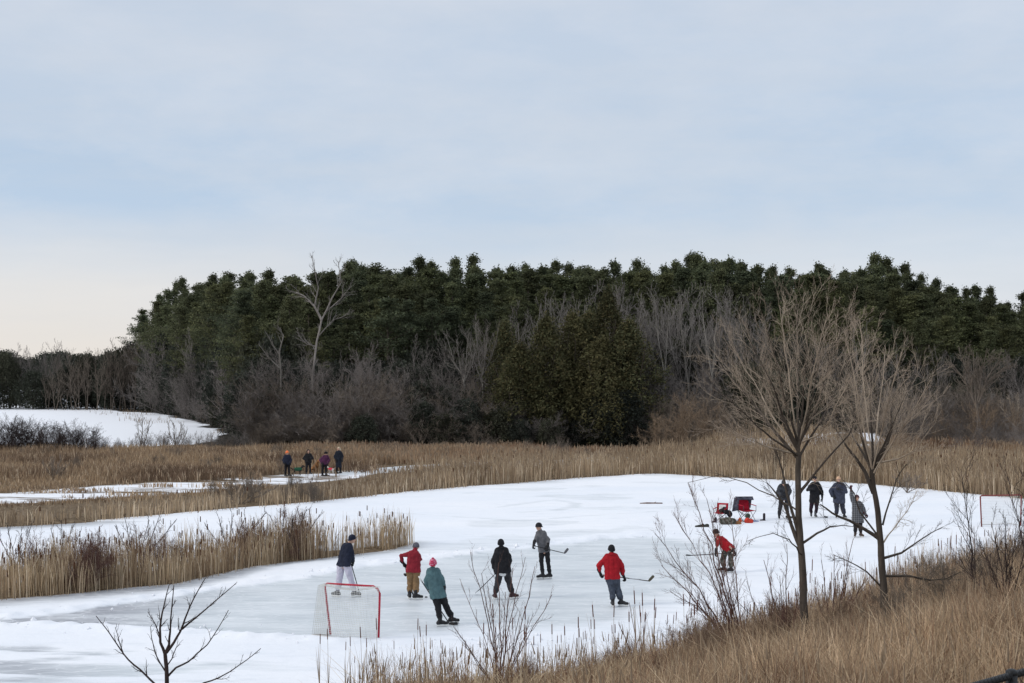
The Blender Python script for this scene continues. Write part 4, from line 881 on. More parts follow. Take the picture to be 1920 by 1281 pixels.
# ---------------------------------------------------------------- cattails along the near shore
def cattail_proto(seed, H):
    rg = np.random.default_rng(seed); root = empty('cattail', (0, 0, 0), 'x', 'cattail', 'cattails along the near shore')
    bm = bmesh.new(); lx = rg.normal(0, 0.03); ly = rg.normal(0, 0.03)
    P = [(lx*z*z, ly*z*z, z*H) for z in np.linspace(0, 1, 6)]
    b_tube(bm, P, [0.005, 0.005, 0.0045, 0.004, 0.0035, 0.002], 5)
    stem = bm_obj('stem', bm, MAT_twig_tan, root); bm = bmesh.new()
    a = Vector(P[4]).lerp(Vector(P[5]), 0.05); b_ = Vector(P[4]).lerp(Vector(P[5]), 0.75)
    b_cap(bm, a, b_, 0.0105, 0.0095, 8); spike = bm_obj('seed_spike', bm, MAT_cat, root)
    n = 3; S = []; V = []; Fq = []
    for k in range(n):
        az = rg.uniform(0, 6.28); h = H*rg.uniform(0.55, 0.85); ln = rg.uniform(0.08, 0.25); w = 0.008
        pts = [(ln*math.cos(az)*(t**1.8)*h, ln*math.sin(az)*(t**1.8)*h, h*t) for t in (0, .33, .66, 1)]
        o = np.array([-math.sin(az), math.cos(az), 0])*w; b0 = len(V)
        for t, p in zip((1, 1, .8, .1), pts): V += [np.array(p)-o*t, np.array(p)+o*t]
        for j in range(3): Fq.append((b0+2*j, b0+2*j+1, b0+2*j+3, b0+2*j+2))
    leaf = link('leaf', mesh_np('leaf', np.array(V), np.array(Fq), 4), MAT_leafdry, root)
    KIDS[root.name] = [stem, spike, leaf]; return root
MAT_cat = m_plain('cattail brown', (0.15, 0.065, 0.05), 0.95, 0.3, 20); MAT_leafdry = m_plain('dry leaf', (0.36, 0.27, 0.18), 0.8, 0.25, 5)
cprots = [None]*5; rc = random.Random(31); ci = 0
for i in range(175):
    if i < 120: px = rc.choice([rc.uniform(560, 960), rc.uniform(900, 1320), rc.uniform(1200, 1700)])
    else: px = rc.uniform(1500, 1900)
    for _ in range(4):      # find the shore under this column, then stand a little on either side of it
        pass
    D = 28.0
    for _ in range(12): D = float(shoreY((px-960)/F*D))
    D += rc.uniform(-2.0, 0.7); x = (px-960)/F*D; z = max(hz(x, D), -0.02); k = rc.randrange(5); Hs = [1.35, 1.5, 1.7, 1.2, 1.6][k]
    sc = rc.uniform(0.55, 1.15)*(0.85 if px < 900 else 1.0)
    if px < 800: where = 'thin brown headed cattail standing below the goal'
    elif px < 1080: where = 'thin brown headed cattail beside the bottom centre shrub'
    elif px < 1400: where = 'thin brown headed cattail below the skater in red'
    elif px < 1660: where = 'thin brown headed cattail around the two bank trees'
    else: where = 'thin brown headed cattail right of the two bank trees'
    grp = where.replace('cattail', 'cattails')
    if cprots[k] is None:
        r = cattail_proto(200+k, Hs); cprots[k] = r; r.location = (x, D, z-0.03); r.rotation_euler = (0, 0, rc.uniform(0, 6.28)); r.scale = (sc,)*3; r['label'] = where; r['group'] = grp
    else: copy_tree(cprots[k], (x, D, z-0.03), rc.uniform(0, 6.28), sc, where, grp)

# ---------------------------------------------------------------- fence at the bottom right corner
MAT_black = m_plain('black coated steel', (0.018, 0.02, 0.022), 0.45, 0.15, 8)
A0 = Vector((0.2, 7.8, 0)); A1 = Vector((8.2, 14.9, 0)); dirf = (A1-A0).normalized(); anchor = G(1897, 1262, 4.0)
A0 = Vector((anchor.x, anchor.y, 0))-dirf*5.0; A1 = Vector((anchor.x, anchor.y, 0))+dirf*5.0
fr = empty('chain_link_fence', (A0.x, A0.y, hz(A0.x, A0.y)), 'black chain link fence corner at the bottom right of the view', 'fence')
def fl(v): return Vector(v)-fr.location
RT = 3.98
bm = bmesh.new(); b_tube(bm, [fl((A0.x, A0.y, RT)), fl((A1.x, A1.y, RT))], 0.030, 10); bm_obj('top_rail', bm, MAT_black, fr)
for k in range(5):
    p = A0+dirf*(k*2.5); z0 = hz(p.x, p.y); bm = bmesh.new()
    b_tube(bm, [fl((p.x, p.y, z0-0.3)), fl((p.x, p.y, RT+0.005))], 0.045, 12); b_ell(bm, fl((p.x, p.y, RT+0.02)), (0.05, 0.05, 0.035)); bm_obj('post', bm, MAT_black, fr)
S = []; L = 10.0; s_ = 0.055; zlo = 2.72
for k in range(int((L+1.3)/s_)):
    for sg in (1, -1):
        a = k*s_ if sg > 0 else k*s_; pz = zlo; q0 = a-(0 if sg > 0 else 0); u0, u1 = (a-1.3, a) if sg > 0 else (a, a-1.3)
        # diagonal wire from (u0,zlo) to (u1,RT+0.05), clipped to the panel
        za, zb2 = zlo, RT+0.045
        def at(u, t): return t
        lo, hi = 0.0, 1.0; du = u1-u0
        for edge, cmpv in ((0.0, 1), (L, -1)):
            if abs(du) > 1e-9:
                t = (edge-u0)/du
                if (du > 0 and cmpv == 1) or (du < 0 and cmpv == -1): lo = max(lo, t)
                else: hi = min(hi, t)
        if hi > lo:
            ua, ub = u0+du*lo, u0+du*hi; z1, z2 = za+(zb2-za)*lo, za+(zb2-za)*hi; pa = A0+dirf*ua; pb = A0+dirf*ub
            S.append((*fl((pa.x, pa.y-0.04, z1)), *fl((pb.x, pb.y-0.04, z2)), 0.0022, 0.0022))
link('chain_mesh', seg_mesh('chain_mesh', S, 4), MAT_black, fr)
# ---------------------------------------------------------------- people
SKIN = m_plain('skin', (0.52, 0.32, 0.24), 0.6, 0.06, 10); EYE = m_plain('eye', (0.03, 0.02, 0.02), 0.3, 0.0)
LIP = m_plain('lips', (0.36, 0.15, 0.13), 0.6, 0.05)
STEEL = m_plain('steel blade', (0.55, 0.57, 0.6), 0.3, 0.05, 8, 0.8); HOLD = m_plain('white blade holder', (0.72, 0.72, 0.70), 0.5, 0.05)
BLK = m_cloth('black fabric', (0.014, 0.014, 0.017), 0.3); GLV = m_plain('black glove', (0.016, 0.016, 0.018), 0.7, 0.3, 12, bump=0.01)
BOOT = m_plain('black skate boot', (0.02, 0.02, 0.022), 0.5, 0.4, 14); BOOTG = m_plain('grey black skate boot', (0.06, 0.06, 0.065), 0.5, 0.9, 18)
def camo(name, a, b_, c, sc=9):
    m, nt, b = mat(name); b.inputs['Roughness'].default_value = 0.9
    t = N(nt, 'ShaderNodeTexCoord').outputs['Object']; n_ = noise(nt, t, sc, 3, 0.5)
    nt.links.new(ramp(nt, n_, [(0.0, a), (0.46, b_), (0.55, c)], 'CONSTANT'), b.inputs['Base Color']); return m
def plaid(name, a, b_, sc=14):
    m, nt, b = mat(name); b.inputs['Roughness'].default_value = 0.9
    t = N(nt, 'ShaderNodeTexCoord').outputs['Object']; sp = N(nt, 'ShaderNodeSeparateXYZ'); nt.links.new(t, sp.inputs[0])
    def band(v): return mth(nt, 'GREATER_THAN', mth(nt, 'FRACT', mth(nt, 'MULTIPLY', v, sc)), 0.5)
    k = mth(nt, 'MULTIPLY', mth(nt, 'ADD', band(sp.outputs[0]), band(sp.outputs[2])), 0.5)
    nt.links.new(mixc(nt, k, a, b_), b.inputs['Base Color']); return m
NAVY = m_cloth('navy fabric', (0.016, 0.02, 0.038)); PALEL = m_cloth('pale lilac trouser fabric', (0.52, 0.50, 0.60), 0.06)
MAROON = m_cloth('maroon knit', (0.23, 0.018, 0.03), 0.15); TANF = m_cloth('tan canvas', (0.215, 0.135, 0.07), 0.15); TEAL = m_cloth('teal fabric', (0.075, 0.140, 0.155), 0.18)
REDF = m_cloth('red fabric', (0.34, 0.010, 0.018), 0.16); DENIM = m_cloth('dark blue grey denim', (0.055, 0.066, 0.09), 0.3); GREYK = m_cloth('grey knit', (0.125, 0.125, 0.135), 0.15)
DGREY = m_cloth('charcoal fabric', (0.03, 0.03, 0.034), 0.3); GRHAT = m_cloth('grey wool', (0.09, 0.09, 0.11), 0.2); WHT = m_cloth('white cotton', (0.7, 0.7, 0.7), 0.05)
PURP = m_cloth('purple fabric', (0.075, 0.022, 0.06), 0.2); ORNG = m_cloth('bright orange wool', (0.85, 0.20, 0.07), 0.1); CREAM = m_cloth('cream wool', (0.62, 0.40, 0.26), 0.15)
BLOND = m_plain('blond hair', (0.55, 0.45, 0.32), 0.7, 0.25, 20); DHAIR = m_plain('dark brown hair', (0.03, 0.018, 0.012), 0.6, 0.2, 20)
CAMO = camo('camouflage fabric', (0.025, 0.028, 0.02), (0.075, 0.072, 0.055), (0.14, 0.13, 0.11)); PLAID = plaid('grey plaid fabric', (0.025, 0.028, 0.033), (0.15, 0.15, 0.16))
NAVYG = m_cloth('slate blue padded fabric', (0.045, 0.05, 0.075), 0.35); GRC = m_cloth('dark grey padded fabric', (0.045, 0.048, 0.055), 0.35)
PINKH = None
def pinkhat():
    m, nt, b = mat('pink patterned knit'); b.inputs['Roughness'].default_value = 0.9
    t = N(nt, 'ShaderNodeTexCoord').outputs['Object']; sp = N(nt, 'ShaderNodeSeparateXYZ'); nt.links.new(t, sp.inputs[0])
    k = mth(nt, 'GREATER_THAN', noise(nt, mapping(nt, t, (1, 1, 2.2)), 24, 2, 0.5), 0.52)
    up = mth(nt, 'GREATER_THAN', sp.outputs[2], 1.56)
    nt.links.new(mixc(nt, mth(nt, 'MULTIPLY', k, up), (0.42, 0.02, 0.07), (0.66, 0.30, 0.40)), b.inputs['Base Color']); return m
PINKH = pinkhat()
SHAFTB = m_plain('black stick shaft', (0.02, 0.02, 0.022), 0.4, 0.2); SHAFTW = m_plain('pale wooden shaft', (0.45, 0.38, 0.26), 0.6, 0.15); GRIP = m_plain('silver grey shaft print', (0.35, 0.36, 0.38), 0.4, 0.2)
OLIVEB = m_plain('olive grey stick blade', (0.10, 0.09, 0.06), 0.6, 0.3); WTAPE = m_plain('white tape', (0.7, 0.7, 0.68), 0.8, 0.1)

def frame(f, up=(0, 0, 1)):          # x = right of face, y = face direction, z = up
    f = Vector(f).normalized(); u = Vector(up); s = f.cross(u).normalized(); u = s.cross(f).normalized()
    return Matrix((s, f, u)).transposed().to_quaternion()
def glove(parent, wrist, hand, nrm, side, mt, k=1.0, name='glove'):
    """hand = palm centre; nrm = direction the palm faces; fingers curl towards it"""
    h = (hand-wrist); h = h.normalized() if h.length > 1e-3 else Vector((0, 0, -1)); n_ = Vector(nrm); n_ = (n_-h*n_.dot(h)).normalized(); s = h.cross(n_)*side
    bm = bmesh.new(); q = Matrix((s, n_, h)).transposed().to_quaternion()
    b_cap(bm, wrist-h*0.05*k, wrist+h*0.02, 0.048*k, 0.042*k)
    b_cap(bm, wrist, hand, 0.036*k, 0.034*k); b_ell(bm, hand, (0.048*k, 0.026*k, 0.05*k), q)
    for i, (o, ln) in enumerate(((-0.036, 0.062), (-0.012, 0.070), (0.012, 0.066), (0.036, 0.052))):
        p = hand+s*o*k+h*0.036*k; a = p+(h*0.8+n_*0.45).normalized()*ln*0.5*k; b_ = a+(h*0.1+n_).normalized()*ln*0.45*k; c = b_+(n_*0.5-h*0.8).normalized()*ln*0.35*k
        b_cap(bm, p, a, 0.0145*k, 0.0135*k, 8); b_cap(bm, a, b_, 0.0135*k, 0.0125*k, 8); b_cap(bm, b_, c, 0.0125*k, 0.0115*k, 8)
    t0 = hand-s*0.035*k-h*0.03*k; t1_ = t0-s*0.03*k+h*0.022*k+n_*0.022*k; t2_ = t1_+h*0.026*k+n_*0.018*k+s*0.012*k
    b_cap(bm, t0, t1_, 0.017*k, 0.015*k, 8); b_cap(bm, t1_, t2_, 0.015*k, 0.013*k, 8)
    return fuse(name, bm, mt, parent, 0.0085, 1)
def skate(parent, ank, fd, boot, lean=0.0, walk=False):
    fd = Vector((fd[0], fd[1], 0)).normalized(); x, y = ank.x, ank.y; base = Vector((x, y, 0)); zb = 0.0 if walk else 0.065
    heel = base-fd*0.055+Vector((0, 0, zb+0.045)); toe = base+fd*0.175+Vector((0, 0, zb+0.036))
    bm = bmesh.new(); b_cap(bm, ank+Vector((0, 0, 0.10)), ank+Vector((0, 0, 0.0)), 0.062, 0.052); b_cap(bm, ank, heel, 0.052, 0.045); b_cap(bm, heel, toe, 0.046, 0.040); b_cap(bm, ank-Vector((0, 0, 0.03)), base+fd*0.09+Vector((0, 0, zb+0.06)), 0.05, 0.042)
    b_box(bm, base+fd*0.06+Vector((0, 0, zb+0.012)), (0.30, 0.07, 0.02), Vector((1, 0, 0)).rotation_difference(fd))
    o = fuse('boot' if walk else 'ice_skate', bm, boot, parent, 0.011, 1)
    if not walk:
        q = Vector((1, 0, 0)).rotation_difference(fd); bm = bmesh.new(); c = base+fd*0.06
        b_box(bm, c-fd*0.085+Vector((0, 0, 0.050)), (0.075, 0.028, 0.045), q); b_box(bm, c+fd*0.085+Vector((0, 0, 0.050)), (0.085, 0.028, 0.045), q); b_box(bm, c+Vector((0, 0, 0.034)), (0.27, 0.016, 0.022), q)
        bm_obj('blade_holder', bm, HOLD, o, False); bm = bmesh.new(); b_box(bm, c+Vector((0, 0, 0.014)), (0.285, 0.006, 0.030), q); bm_obj('blade', bm, STEEL, o, False)
PEOPLE = []
def person(label, gy, J, feet, look, top=NAVY, bulk=0.03, hem=0.10, legs=BLK, legbulk=0.02, boots=BOOT, hat=BLK, hatkind='beanie', shirt=None, hood=False, gl=GLV, walk=False, sleeve=1.0, group='skaters on the pond', z0=0.0, headsc=1.0, hair=None, coat=False, glk=1.15, facing=None, collar=True):
    D0 = (CH-z0)*F/(gy-HZ); ctr = W((J['lh'][0]+J['rh'][0])/2, gy, D0); org = Vector((ctr.x, D0, z0))
    def P(k):
        v = J[k]; return W(v[0], v[1], D0+(v[2] if len(v) > 2 else 0))-org
    ls, rs, lh, rh, head = P('ls'), P('rs'), P('lh'), P('rh'), P('head'); neck = P('neck') if 'neck' in J else (ls+rs)/2+Vector((0, 0, 0.05))
    root = empty('person', org, label, 'person', group)
    f = Vector(look).normalized(); upv = (head-neck).normalized()*0.5+Vector((0, 0, 0.8)); q = frame(f, upv); M = q.to_matrix()
    body_f = Vector(facing).normalized() if facing else Vector((f.x, f.y, 0)).normalized()
    hc = lambda x, y, z: head+M@(Vector((x, y, z))*headsc)
    legsJ = []
    for s, (hp, kn) in zip('lr', (('lh', 'lk'), ('rh', 'rk'))):
        fx, fg, td = feet[s]; fp = G(fx, fg, z0) if not walk or True else None; fp = fp-org; ank = Vector((fp.x, fp.y, 0.165 if not walk else 0.10))
        k = J[kn]; hipp = P(hp); kD = (hipp.y+ank.y)/2; kv = W(k[0], k[1], D0+kD+(k[2] if len(k) > 2 else 0))-org
        legsJ.append((hipp, kv, ank, Vector((td[0], td[1], 0))))
    armsJ = [(P('ls'), P('le'), P('lw'), P('lhand')), (P('rs'), P('re'), P('rw'), P('rhand'))]
    mid = (lh+rh)/2; ch = (ls+rs)/2; ls = ls.lerp(ch, 0.13)-Vector((0, 0, 0.02)); rs = rs.lerp(ch, 0.13)-Vector((0, 0, 0.02)); armsJ = [(ls, *armsJ[0][1:]), (rs, *armsJ[1][1:])]
    # body: one continuous skin
    bm = bmesh.new()
    def torso(bm, e, hemv=0.0):
        dn = (mid-ch).normalized()
        def fcap(bm, a, b_, ra, rb):
            if e == 0: b_cap(bm, a, b_, ra, rb); return
            t = (b_-a).normalized(); b_tube(bm, [a-t*ra*math.sin(R(q_)) for q_ in (80, 55, 30)]+[a, a.lerp(b_, 0.5), b_], [ra*math.cos(R(q_)) for q_ in (80, 55, 30)]+[ra, (ra+rb)/2, rb], 12)
        es = max(e, legbulk)+0.014 if e > 0 else 0
        for a, b_ in ((ls.lerp(ch, 0.32), lh.lerp(mid, 0.05)), (rs.lerp(ch, 0.32), rh.lerp(mid, 0.05))): fcap(bm, a, b_+dn*(hemv+0.03), 0.088+e, 0.092+es)
        fcap(bm, ch+dn*0.05, mid+dn*(hemv+0.03), 0.105+e, 0.098+es)
        if coat and e > 0: kz = (legsJ[0][1]+legsJ[1][1])/2; fcap(bm, mid, kz+Vector((0, 0, -0.12)), 0.14+e, 0.17+e)
        b_cap(bm, neck, ls.lerp(neck, 0.15)-Vector((0, 0, 0.01)), 0.045+e*0.4, 0.05+e*0.6); b_cap(bm, neck, rs.lerp(neck, 0.15)-Vector((0, 0, 0.01)), 0.045+e*0.4, 0.05+e*0.6)
        b_cap(bm, ls, rs, 0.060+e*0.8, 0.060+e*0.8); b_cap(bm, neck-Vector((0, 0, 0.02)), ch+dn*0.03, 0.052+e*0.5, 0.085+e)
    torso(bm, 0.0); b_cap(bm, lh.lerp(mid, 0.2), rh.lerp(mid, 0.2), 0.095, 0.095)
    b_cap(bm, ch, neck, 0.06, 0.052); b_cap(bm, neck, hc(0, -0.01, -0.03), 0.052, 0.05)
    for sh, el, wr, ha in armsJ:
        b_cap(bm, sh, el, 0.050, 0.040); b_cap(bm, el, wr, 0.040, 0.027); b_cap(bm, wr, ha, 0.026, 0.026)
    for hp, kn, ak, td in legsJ:
        b_cap(bm, hp, kn, 0.078, 0.052); b_cap(bm, kn, ak, 0.052, 0.036); b_cap(bm, ak-Vector((0, 0, 0.03)), ak-Vector((0, 0, 0.06))+td.normalized()*0.14, 0.034, 0.028)
    b_ell(bm, hc(0, 0, 0.025), Vector((0.074, 0.092, 0.095))*headsc, q); b_ell(bm, hc(0, 0.018, -0.035), Vector((0.058, 0.070, 0.075))*headsc, q)
    b_cap(bm, hc(0, 0.082, 0.012), hc(0, 0.100, -0.018), 0.010*headsc, 0.015*headsc, 8); b_ell(bm, hc(0, 0.075, -0.082), (0.026*headsc, 0.022*headsc, 0.022*headsc), q)
    for s in (-1, 1): b_ell(bm, hc(s*0.076, -0.008, -0.005), Vector((0.012, 0.020, 0.030))*headsc, q)
    b_cap(bm, hc(-0.04, 0.080, 0.030), hc(0.04, 0.080, 0.030), 0.012*headsc, 0.012*headsc, 8)
    body = fuse('body', bm, SKIN, root, 0.012, 1)
    for s in (-1, 1):
        bm = bmesh.new(); b_ell(bm, hc(s*0.030, 0.086, 0.010), (0.011, 0.008, 0.008), q, 8, 6); bm_obj('eye', bm, EYE, root)
    bm = bmesh.new(); b_cap(bm, hc(-0.020, 0.090, -0.048), hc(0.020, 0.090, -0.048), 0.006, 0.006, 6); bm_obj('mouth', bm, LIP, root)
    # trousers
    bm = bmesh.new(); e = legbulk
    b_cap(bm, lh.lerp(mid, 0.15)+Vector((0, 0, 0.03)), rh.lerp(mid, 0.15)+Vector((0, 0, 0.03)), 0.086+e*0.7, 0.086+e*0.7); b_cap(bm, lh, rh, 0.085+e, 0.085+e)
    for hp, kn, ak, td in legsJ:
        end = ak+(kn-ak).normalized()*(0.10 if not walk else 0.04); b_cap(bm, hp, kn, 0.088+e, 0.062+e); b_cap(bm, kn, kn.lerp(end, 0.55), 0.062+e, 0.058+e*0.9); b_cap(bm, kn.lerp(end, 0.5), end, 0.060+e*0.9, 0.056+e*0.8)
        # folds
        for t in (0.25, 0.6, 0.85): b_ell(bm, kn.lerp(end, t), (0.067+e, 0.067+e, 0.018))
        b_ell(bm, kn, (0.068+e, 0.070+e, 0.05))
    fuse('trousers', bm, legs, root, 0.013, 1, 0.028)
    # top
    bm = bmesh.new(); torso(bm, bulk, hem); 
    for sh, el, wr, ha in armsJ:
        b_cap(bm, sh, el, 0.056+bulk, 0.048+bulk*0.85)
        if sleeve >= 1: b_cap(bm, el, el.lerp(wr, 0.93), 0.048+bulk*0.85, 0.036+bulk*0.7); b_ell(bm, el.lerp(wr, 0.55), (0.045+bulk*0.8,)*3)
    dn = (mid-ch).normalized()
    if hood: b_ell(bm, neck-body_f*0.055+Vector((0, 0, 0.0)), (0.085, 0.075, 0.05))
    elif collar: b_cap(bm, neck-Vector((0, 0, 0.03)), neck+Vector((0, 0, 0.005)), 0.070, 0.062)
    fuse('jacket' if bulk > 0.02 else 'sweater', bm, top, root, 0.013, 1, 0.03)
    if shirt:
        bm = bmesh.new(); b_cap(bm, lh+dn*(hem+0.03), rh+dn*(hem+0.03), 0.085+bulk*0.5, 0.085+bulk*0.5); b_cap(bm, lh-dn*0.1, lh+dn*hem, 0.085, 0.09+bulk*0.5); b_cap(bm, rh-dn*0.1, rh+dn*hem, 0.085, 0.09+bulk*0.5); fuse('shirt_hem', bm, shirt, root, 0.013, 1)
    for (sh, el, wr, ha), s in zip(armsJ, (-1, 1)):
        nr = J.get('palm', {}).get('l' if s < 0 else 'r', tuple(-body_f*0.4+Vector((-s*0.6, 0, 0)))); glove(root, wr, ha, nr, s, gl, glk, 'glove' if glk > 1 else 'mitten')
    for hp, kn, ak, td in legsJ: skate(root, ak, td, boots, 0, walk)
    # headwear
    if hatkind in ('beanie', 'pom', 'cap', 'longpom'):
        bm = bmesh.new(); b_ell(bm, hc(0, -0.008, 0.035), Vector((0.095, 0.112, 0.112))*headsc, q, 20, 14)
        bmesh.ops.bisect_plane(bm, geom=bm.verts[:]+bm.edges[:]+bm.faces[:], plane_co=hc(0, 0, 0.014), plane_no=M@Vector((0, -0.42, 1)), clear_inner=True)
        if hatkind != 'cap':
            ring = [hc(0.089*math.cos(a), -0.008+0.106*math.sin(a), 0.014+0.42*(0.106*math.sin(a)-0.008)) for a in [2*math.pi*k/18 for k in range(19)]]; b_tube(bm, ring, 0.014*headsc, 6)
        else:
            b_tube(bm, [hc(0, 0.07, 0.05), hc(0, 0.12, 0.05), hc(0, 0.165, 0.04)], [0.075, 0.07, 0.045], 12, True, 0.12)
        o = bm_obj('hat', bm, hat, root)
        if 'pom' in hatkind:
            bm = bmesh.new(); b_ell(bm, hc(0, -0.03, 0.145), (0.033, 0.033, 0.028), q, 10, 7); bm_obj('pompom', bm, hat, o)
    elif hatkind == 'hoodup':
        bm = bmesh.new(); b_ell(bm, hc(0, -0.02, 0.015), Vector((0.108, 0.118, 0.135))*headsc, q, 20, 14)
        bmesh.ops.bisect_plane(bm, geom=bm.verts[:]+bm.edges[:]+bm.faces[:], plane_co=hc(0, 0.045, 0.0), plane_no=M@Vector((0, 1, -0.15)), clear_outer=True)
        bm_obj('hood', bm, hat, root)
    elif hatkind == 'hair':
        bm = bmesh.new(); b_ell(bm, hc(0, -0.018, 0.035), Vector((0.086, 0.100, 0.100))*headsc, q, 18, 12)
        bmesh.ops.bisect_plane(bm, geom=bm.verts[:]+bm.edges[:]+bm.faces[:], plane_co=hc(0, 0.0, 0.02), plane_no=M@Vector((0, -0.75, 1)), clear_inner=True)
        if hair == 'long': b_tube(bm, [hc(0, -0.05, 0.06), hc(0, -0.085, -0.02), hc(0, -0.085, -0.14), hc(0, -0.08, -0.26)], [0.06, 0.085, 0.075, 0.03], 12, True, 0.6)
        bm_obj('hair', bm, hat, root)
    PEOPLE.append(root); return root, org, D0
def stick(label, D0, a, heel, tip, shaft=SHAFTB, blade=SHAFTB, printm=None, tapem=None, group='hockey sticks'):
    A, B, Cc = (W(p[0], p[1], D0+p[2]) for p in (a, heel, tip)); org = Vector((B.x, B.y, B.z))
    root = empty('hockey_stick', org, label, 'hockey stick', group); d = B-A
    bm = bmesh.new(); b_tube(bm, [A-org, A.lerp(B, 0.5)-org, B-org], [0.0165, 0.0165, 0.0155], 4, True, 0.72); bm_obj('shaft', bm, shaft, root, False)
    bm = bmesh.new(); b_tube(bm, [A-org-d*0.004, A.lerp(B, 0.11)-org], 0.019, 8, True, 0.8); bm_obj('grip_tape', bm, tapem or WTAPE, root)
    if printm: bm = bmesh.new(); b_tube(bm, [A.lerp(B, 0.60)-org, A.lerp(B, 0.80)-org], 0.0185, 4, True, 0.74); bm_obj('shaft_print', bm, printm, root, False)
    # blade: a curved slab about 7 cm deep
    e = Cc-B; u = (d.normalized()); n_ = e.cross(u); n_ = n_.normalized() if n_.length > 1e-6 else Vector((0, 1, 0)); w = n_.cross(e).normalized(); bm = bmesh.new(); rows = []
    for i in range(7):
        t = i/6; c = B-e*0.04+e*1.04*t+n_*0.012*math.sin(t*2.2); hw = (0.024+0.014*min(1, t*3))*(1 if t < 0.85 else 0.75)
        rows.append([bm.verts.new(c-org+w*sw*hw+n_*sn*0.005) for sw, sn in ((-1, -1), (1, -1), (1, 1), (-1, 1))])
    for r0, r1 in zip(rows, rows[1:]):
        for k in range(4): bm.faces.new((r0[k], r0[(k+1) % 4], r1[(k+1) % 4], r1[k]))
    bm.faces.new(rows[0][::-1]); bm.faces.new(rows[-1]); bm_obj('blade', bm, blade, root, False)
    return root

BACK = (0.0, 1, -0.1); FR = (0, -1, -0.1)
# 1 navy jacket, pale trousers, seen through the goal
person('person in navy jacket and pale trousers skating behind the goal', 1121, dict(head=(660.3,1011.5), neck=(653,1020), ls=(644.5,1025,0.12), rs=(657,1025,-0.1), le=(643,1041,0.32), lw=(655,1051,0.40), lhand=(659.5,1053,0.38),
  re=(660,1040,-0.02), rw=(661.5,1051,0.25), rhand=(662,1056,0.30), lh=(639.5,1058,0.08), rh=(650,1058,-0.08), lk=(637,1085), rk=(657.5,1084)), dict(l=(633,1120,(-0.5,0.25)), r=(664,1120.5,(0.6,0.2))), (0.85,0.35,-0.12), NAVY, 0.03, 0.03, PALEL, 0.032, BOOTG, NAVY, 'beanie', facing=(0.9,0.4,0))
stick('black stick of the navy jacket skater, mostly hidden by his body', 16640/421, (655,1045,0.38), (676,1119,0.95), (684,1119.5,1.0))
# 2 maroon sweater
person('person in maroon sweater, tan trousers and grey hat, back turned, near the puck', 1125, dict(head=(779.8,1026.5,0.14), neck=(778,1031,0.06), ls=(768.5,1037), rs=(784,1038.5), le=(752.5,1042,0.05), lw=(754.5,1054,0.18), lhand=(758.5,1059,0.25),
  re=(787.5,1049,0.18), rw=(776,1062,0.40), rhand=(763.5,1075.5,0.42), lh=(769,1067), rh=(781,1067), lk=(769.3,1090,0.08), rk=(780.3,1090,0.08)), dict(l=(768,1124.5,(-0.25,1)), r=(779.5,1125.5,(0.75,0.1))), (0.15,1,-0.55), MAROON, 0.018, 0.06, TANF, 0.03, BOOT, GRHAT, 'beanie', facing=(0.1,1,0))
stick('pale wooden stick held low by the maroon sweater skater', 16640/425, (757.5,1055,0.22), (770.5,1105,0.66), (776,1115.5,0.9), SHAFTW, BLK)
# 3 teal jacket
person('person in teal jacket and pink knitted hat watching play right of the goal', 1175, dict(head=(812,1057.5), neck=(812,1066), ls=(804.5,1072.5,-0.05), rs=(821,1071.5,0.05), le=(799.8,1090,-0.02), lw=(804.5,1103,0.22), lhand=(808,1108,0.27),
  re=(829,1089,0.0), rw=(832.5,1104,0.0), rhand=(833,1110,0.02), lh=(815,1114.5), rh=(827,1113.5), lk=(821.5,1138,0.02), rk=(836.5,1137,0.02)), dict(l=(825,1176,(1,0.25)), r=(846.5,1170.5,(1,0.3))), (0.15,0.95,0.0), TEAL, 0.032, 0.07, BLK, 0.022, BOOT, PINKH, 'pom', hood=True, facing=(0.2,1,0))
stick('long black stick propped diagonally across the teal jacket skater', 16640/475, (785,1081,0.34), (842.5,1169.5,0.22), (858,1169.5,0.10))
# 4 black jacket
person('person in black jacket with white shirt hem, back turned, holding a stick to the left', 1125, dict(head=(939.3,1020), neck=(940,1026), ls=(931.5,1034), rs=(949.5,1034), le=(926,1051,0.02), lw=(926.5,1064.5,0.10), lhand=(928,1071,0.12),
  re=(954.5,1051,0.04), rw=(952,1064,0.22), rhand=(948,1068,0.28), lh=(937,1072), rh=(949,1072), lk=(934,1091,0.05), rk=(954.5,1091,0.05)), dict(l=(928.5,1125,(-0.3,1)), r=(960.5,1124,(0.8,0.5))), (0,1,-0.05), BLK, 0.05, 0.0, DGREY, 0.028, m_plain('dark brown skate boot', (0.04, 0.018, 0.02), 0.6, 0.3), BLK, 'beanie', shirt=WHT, hood=True)
stick('black stick of the black jacket skater pointing down to the left', 16640/425, (932,1073,0.13), (897,1107.5,0.75), (892.5,1112,1.0))
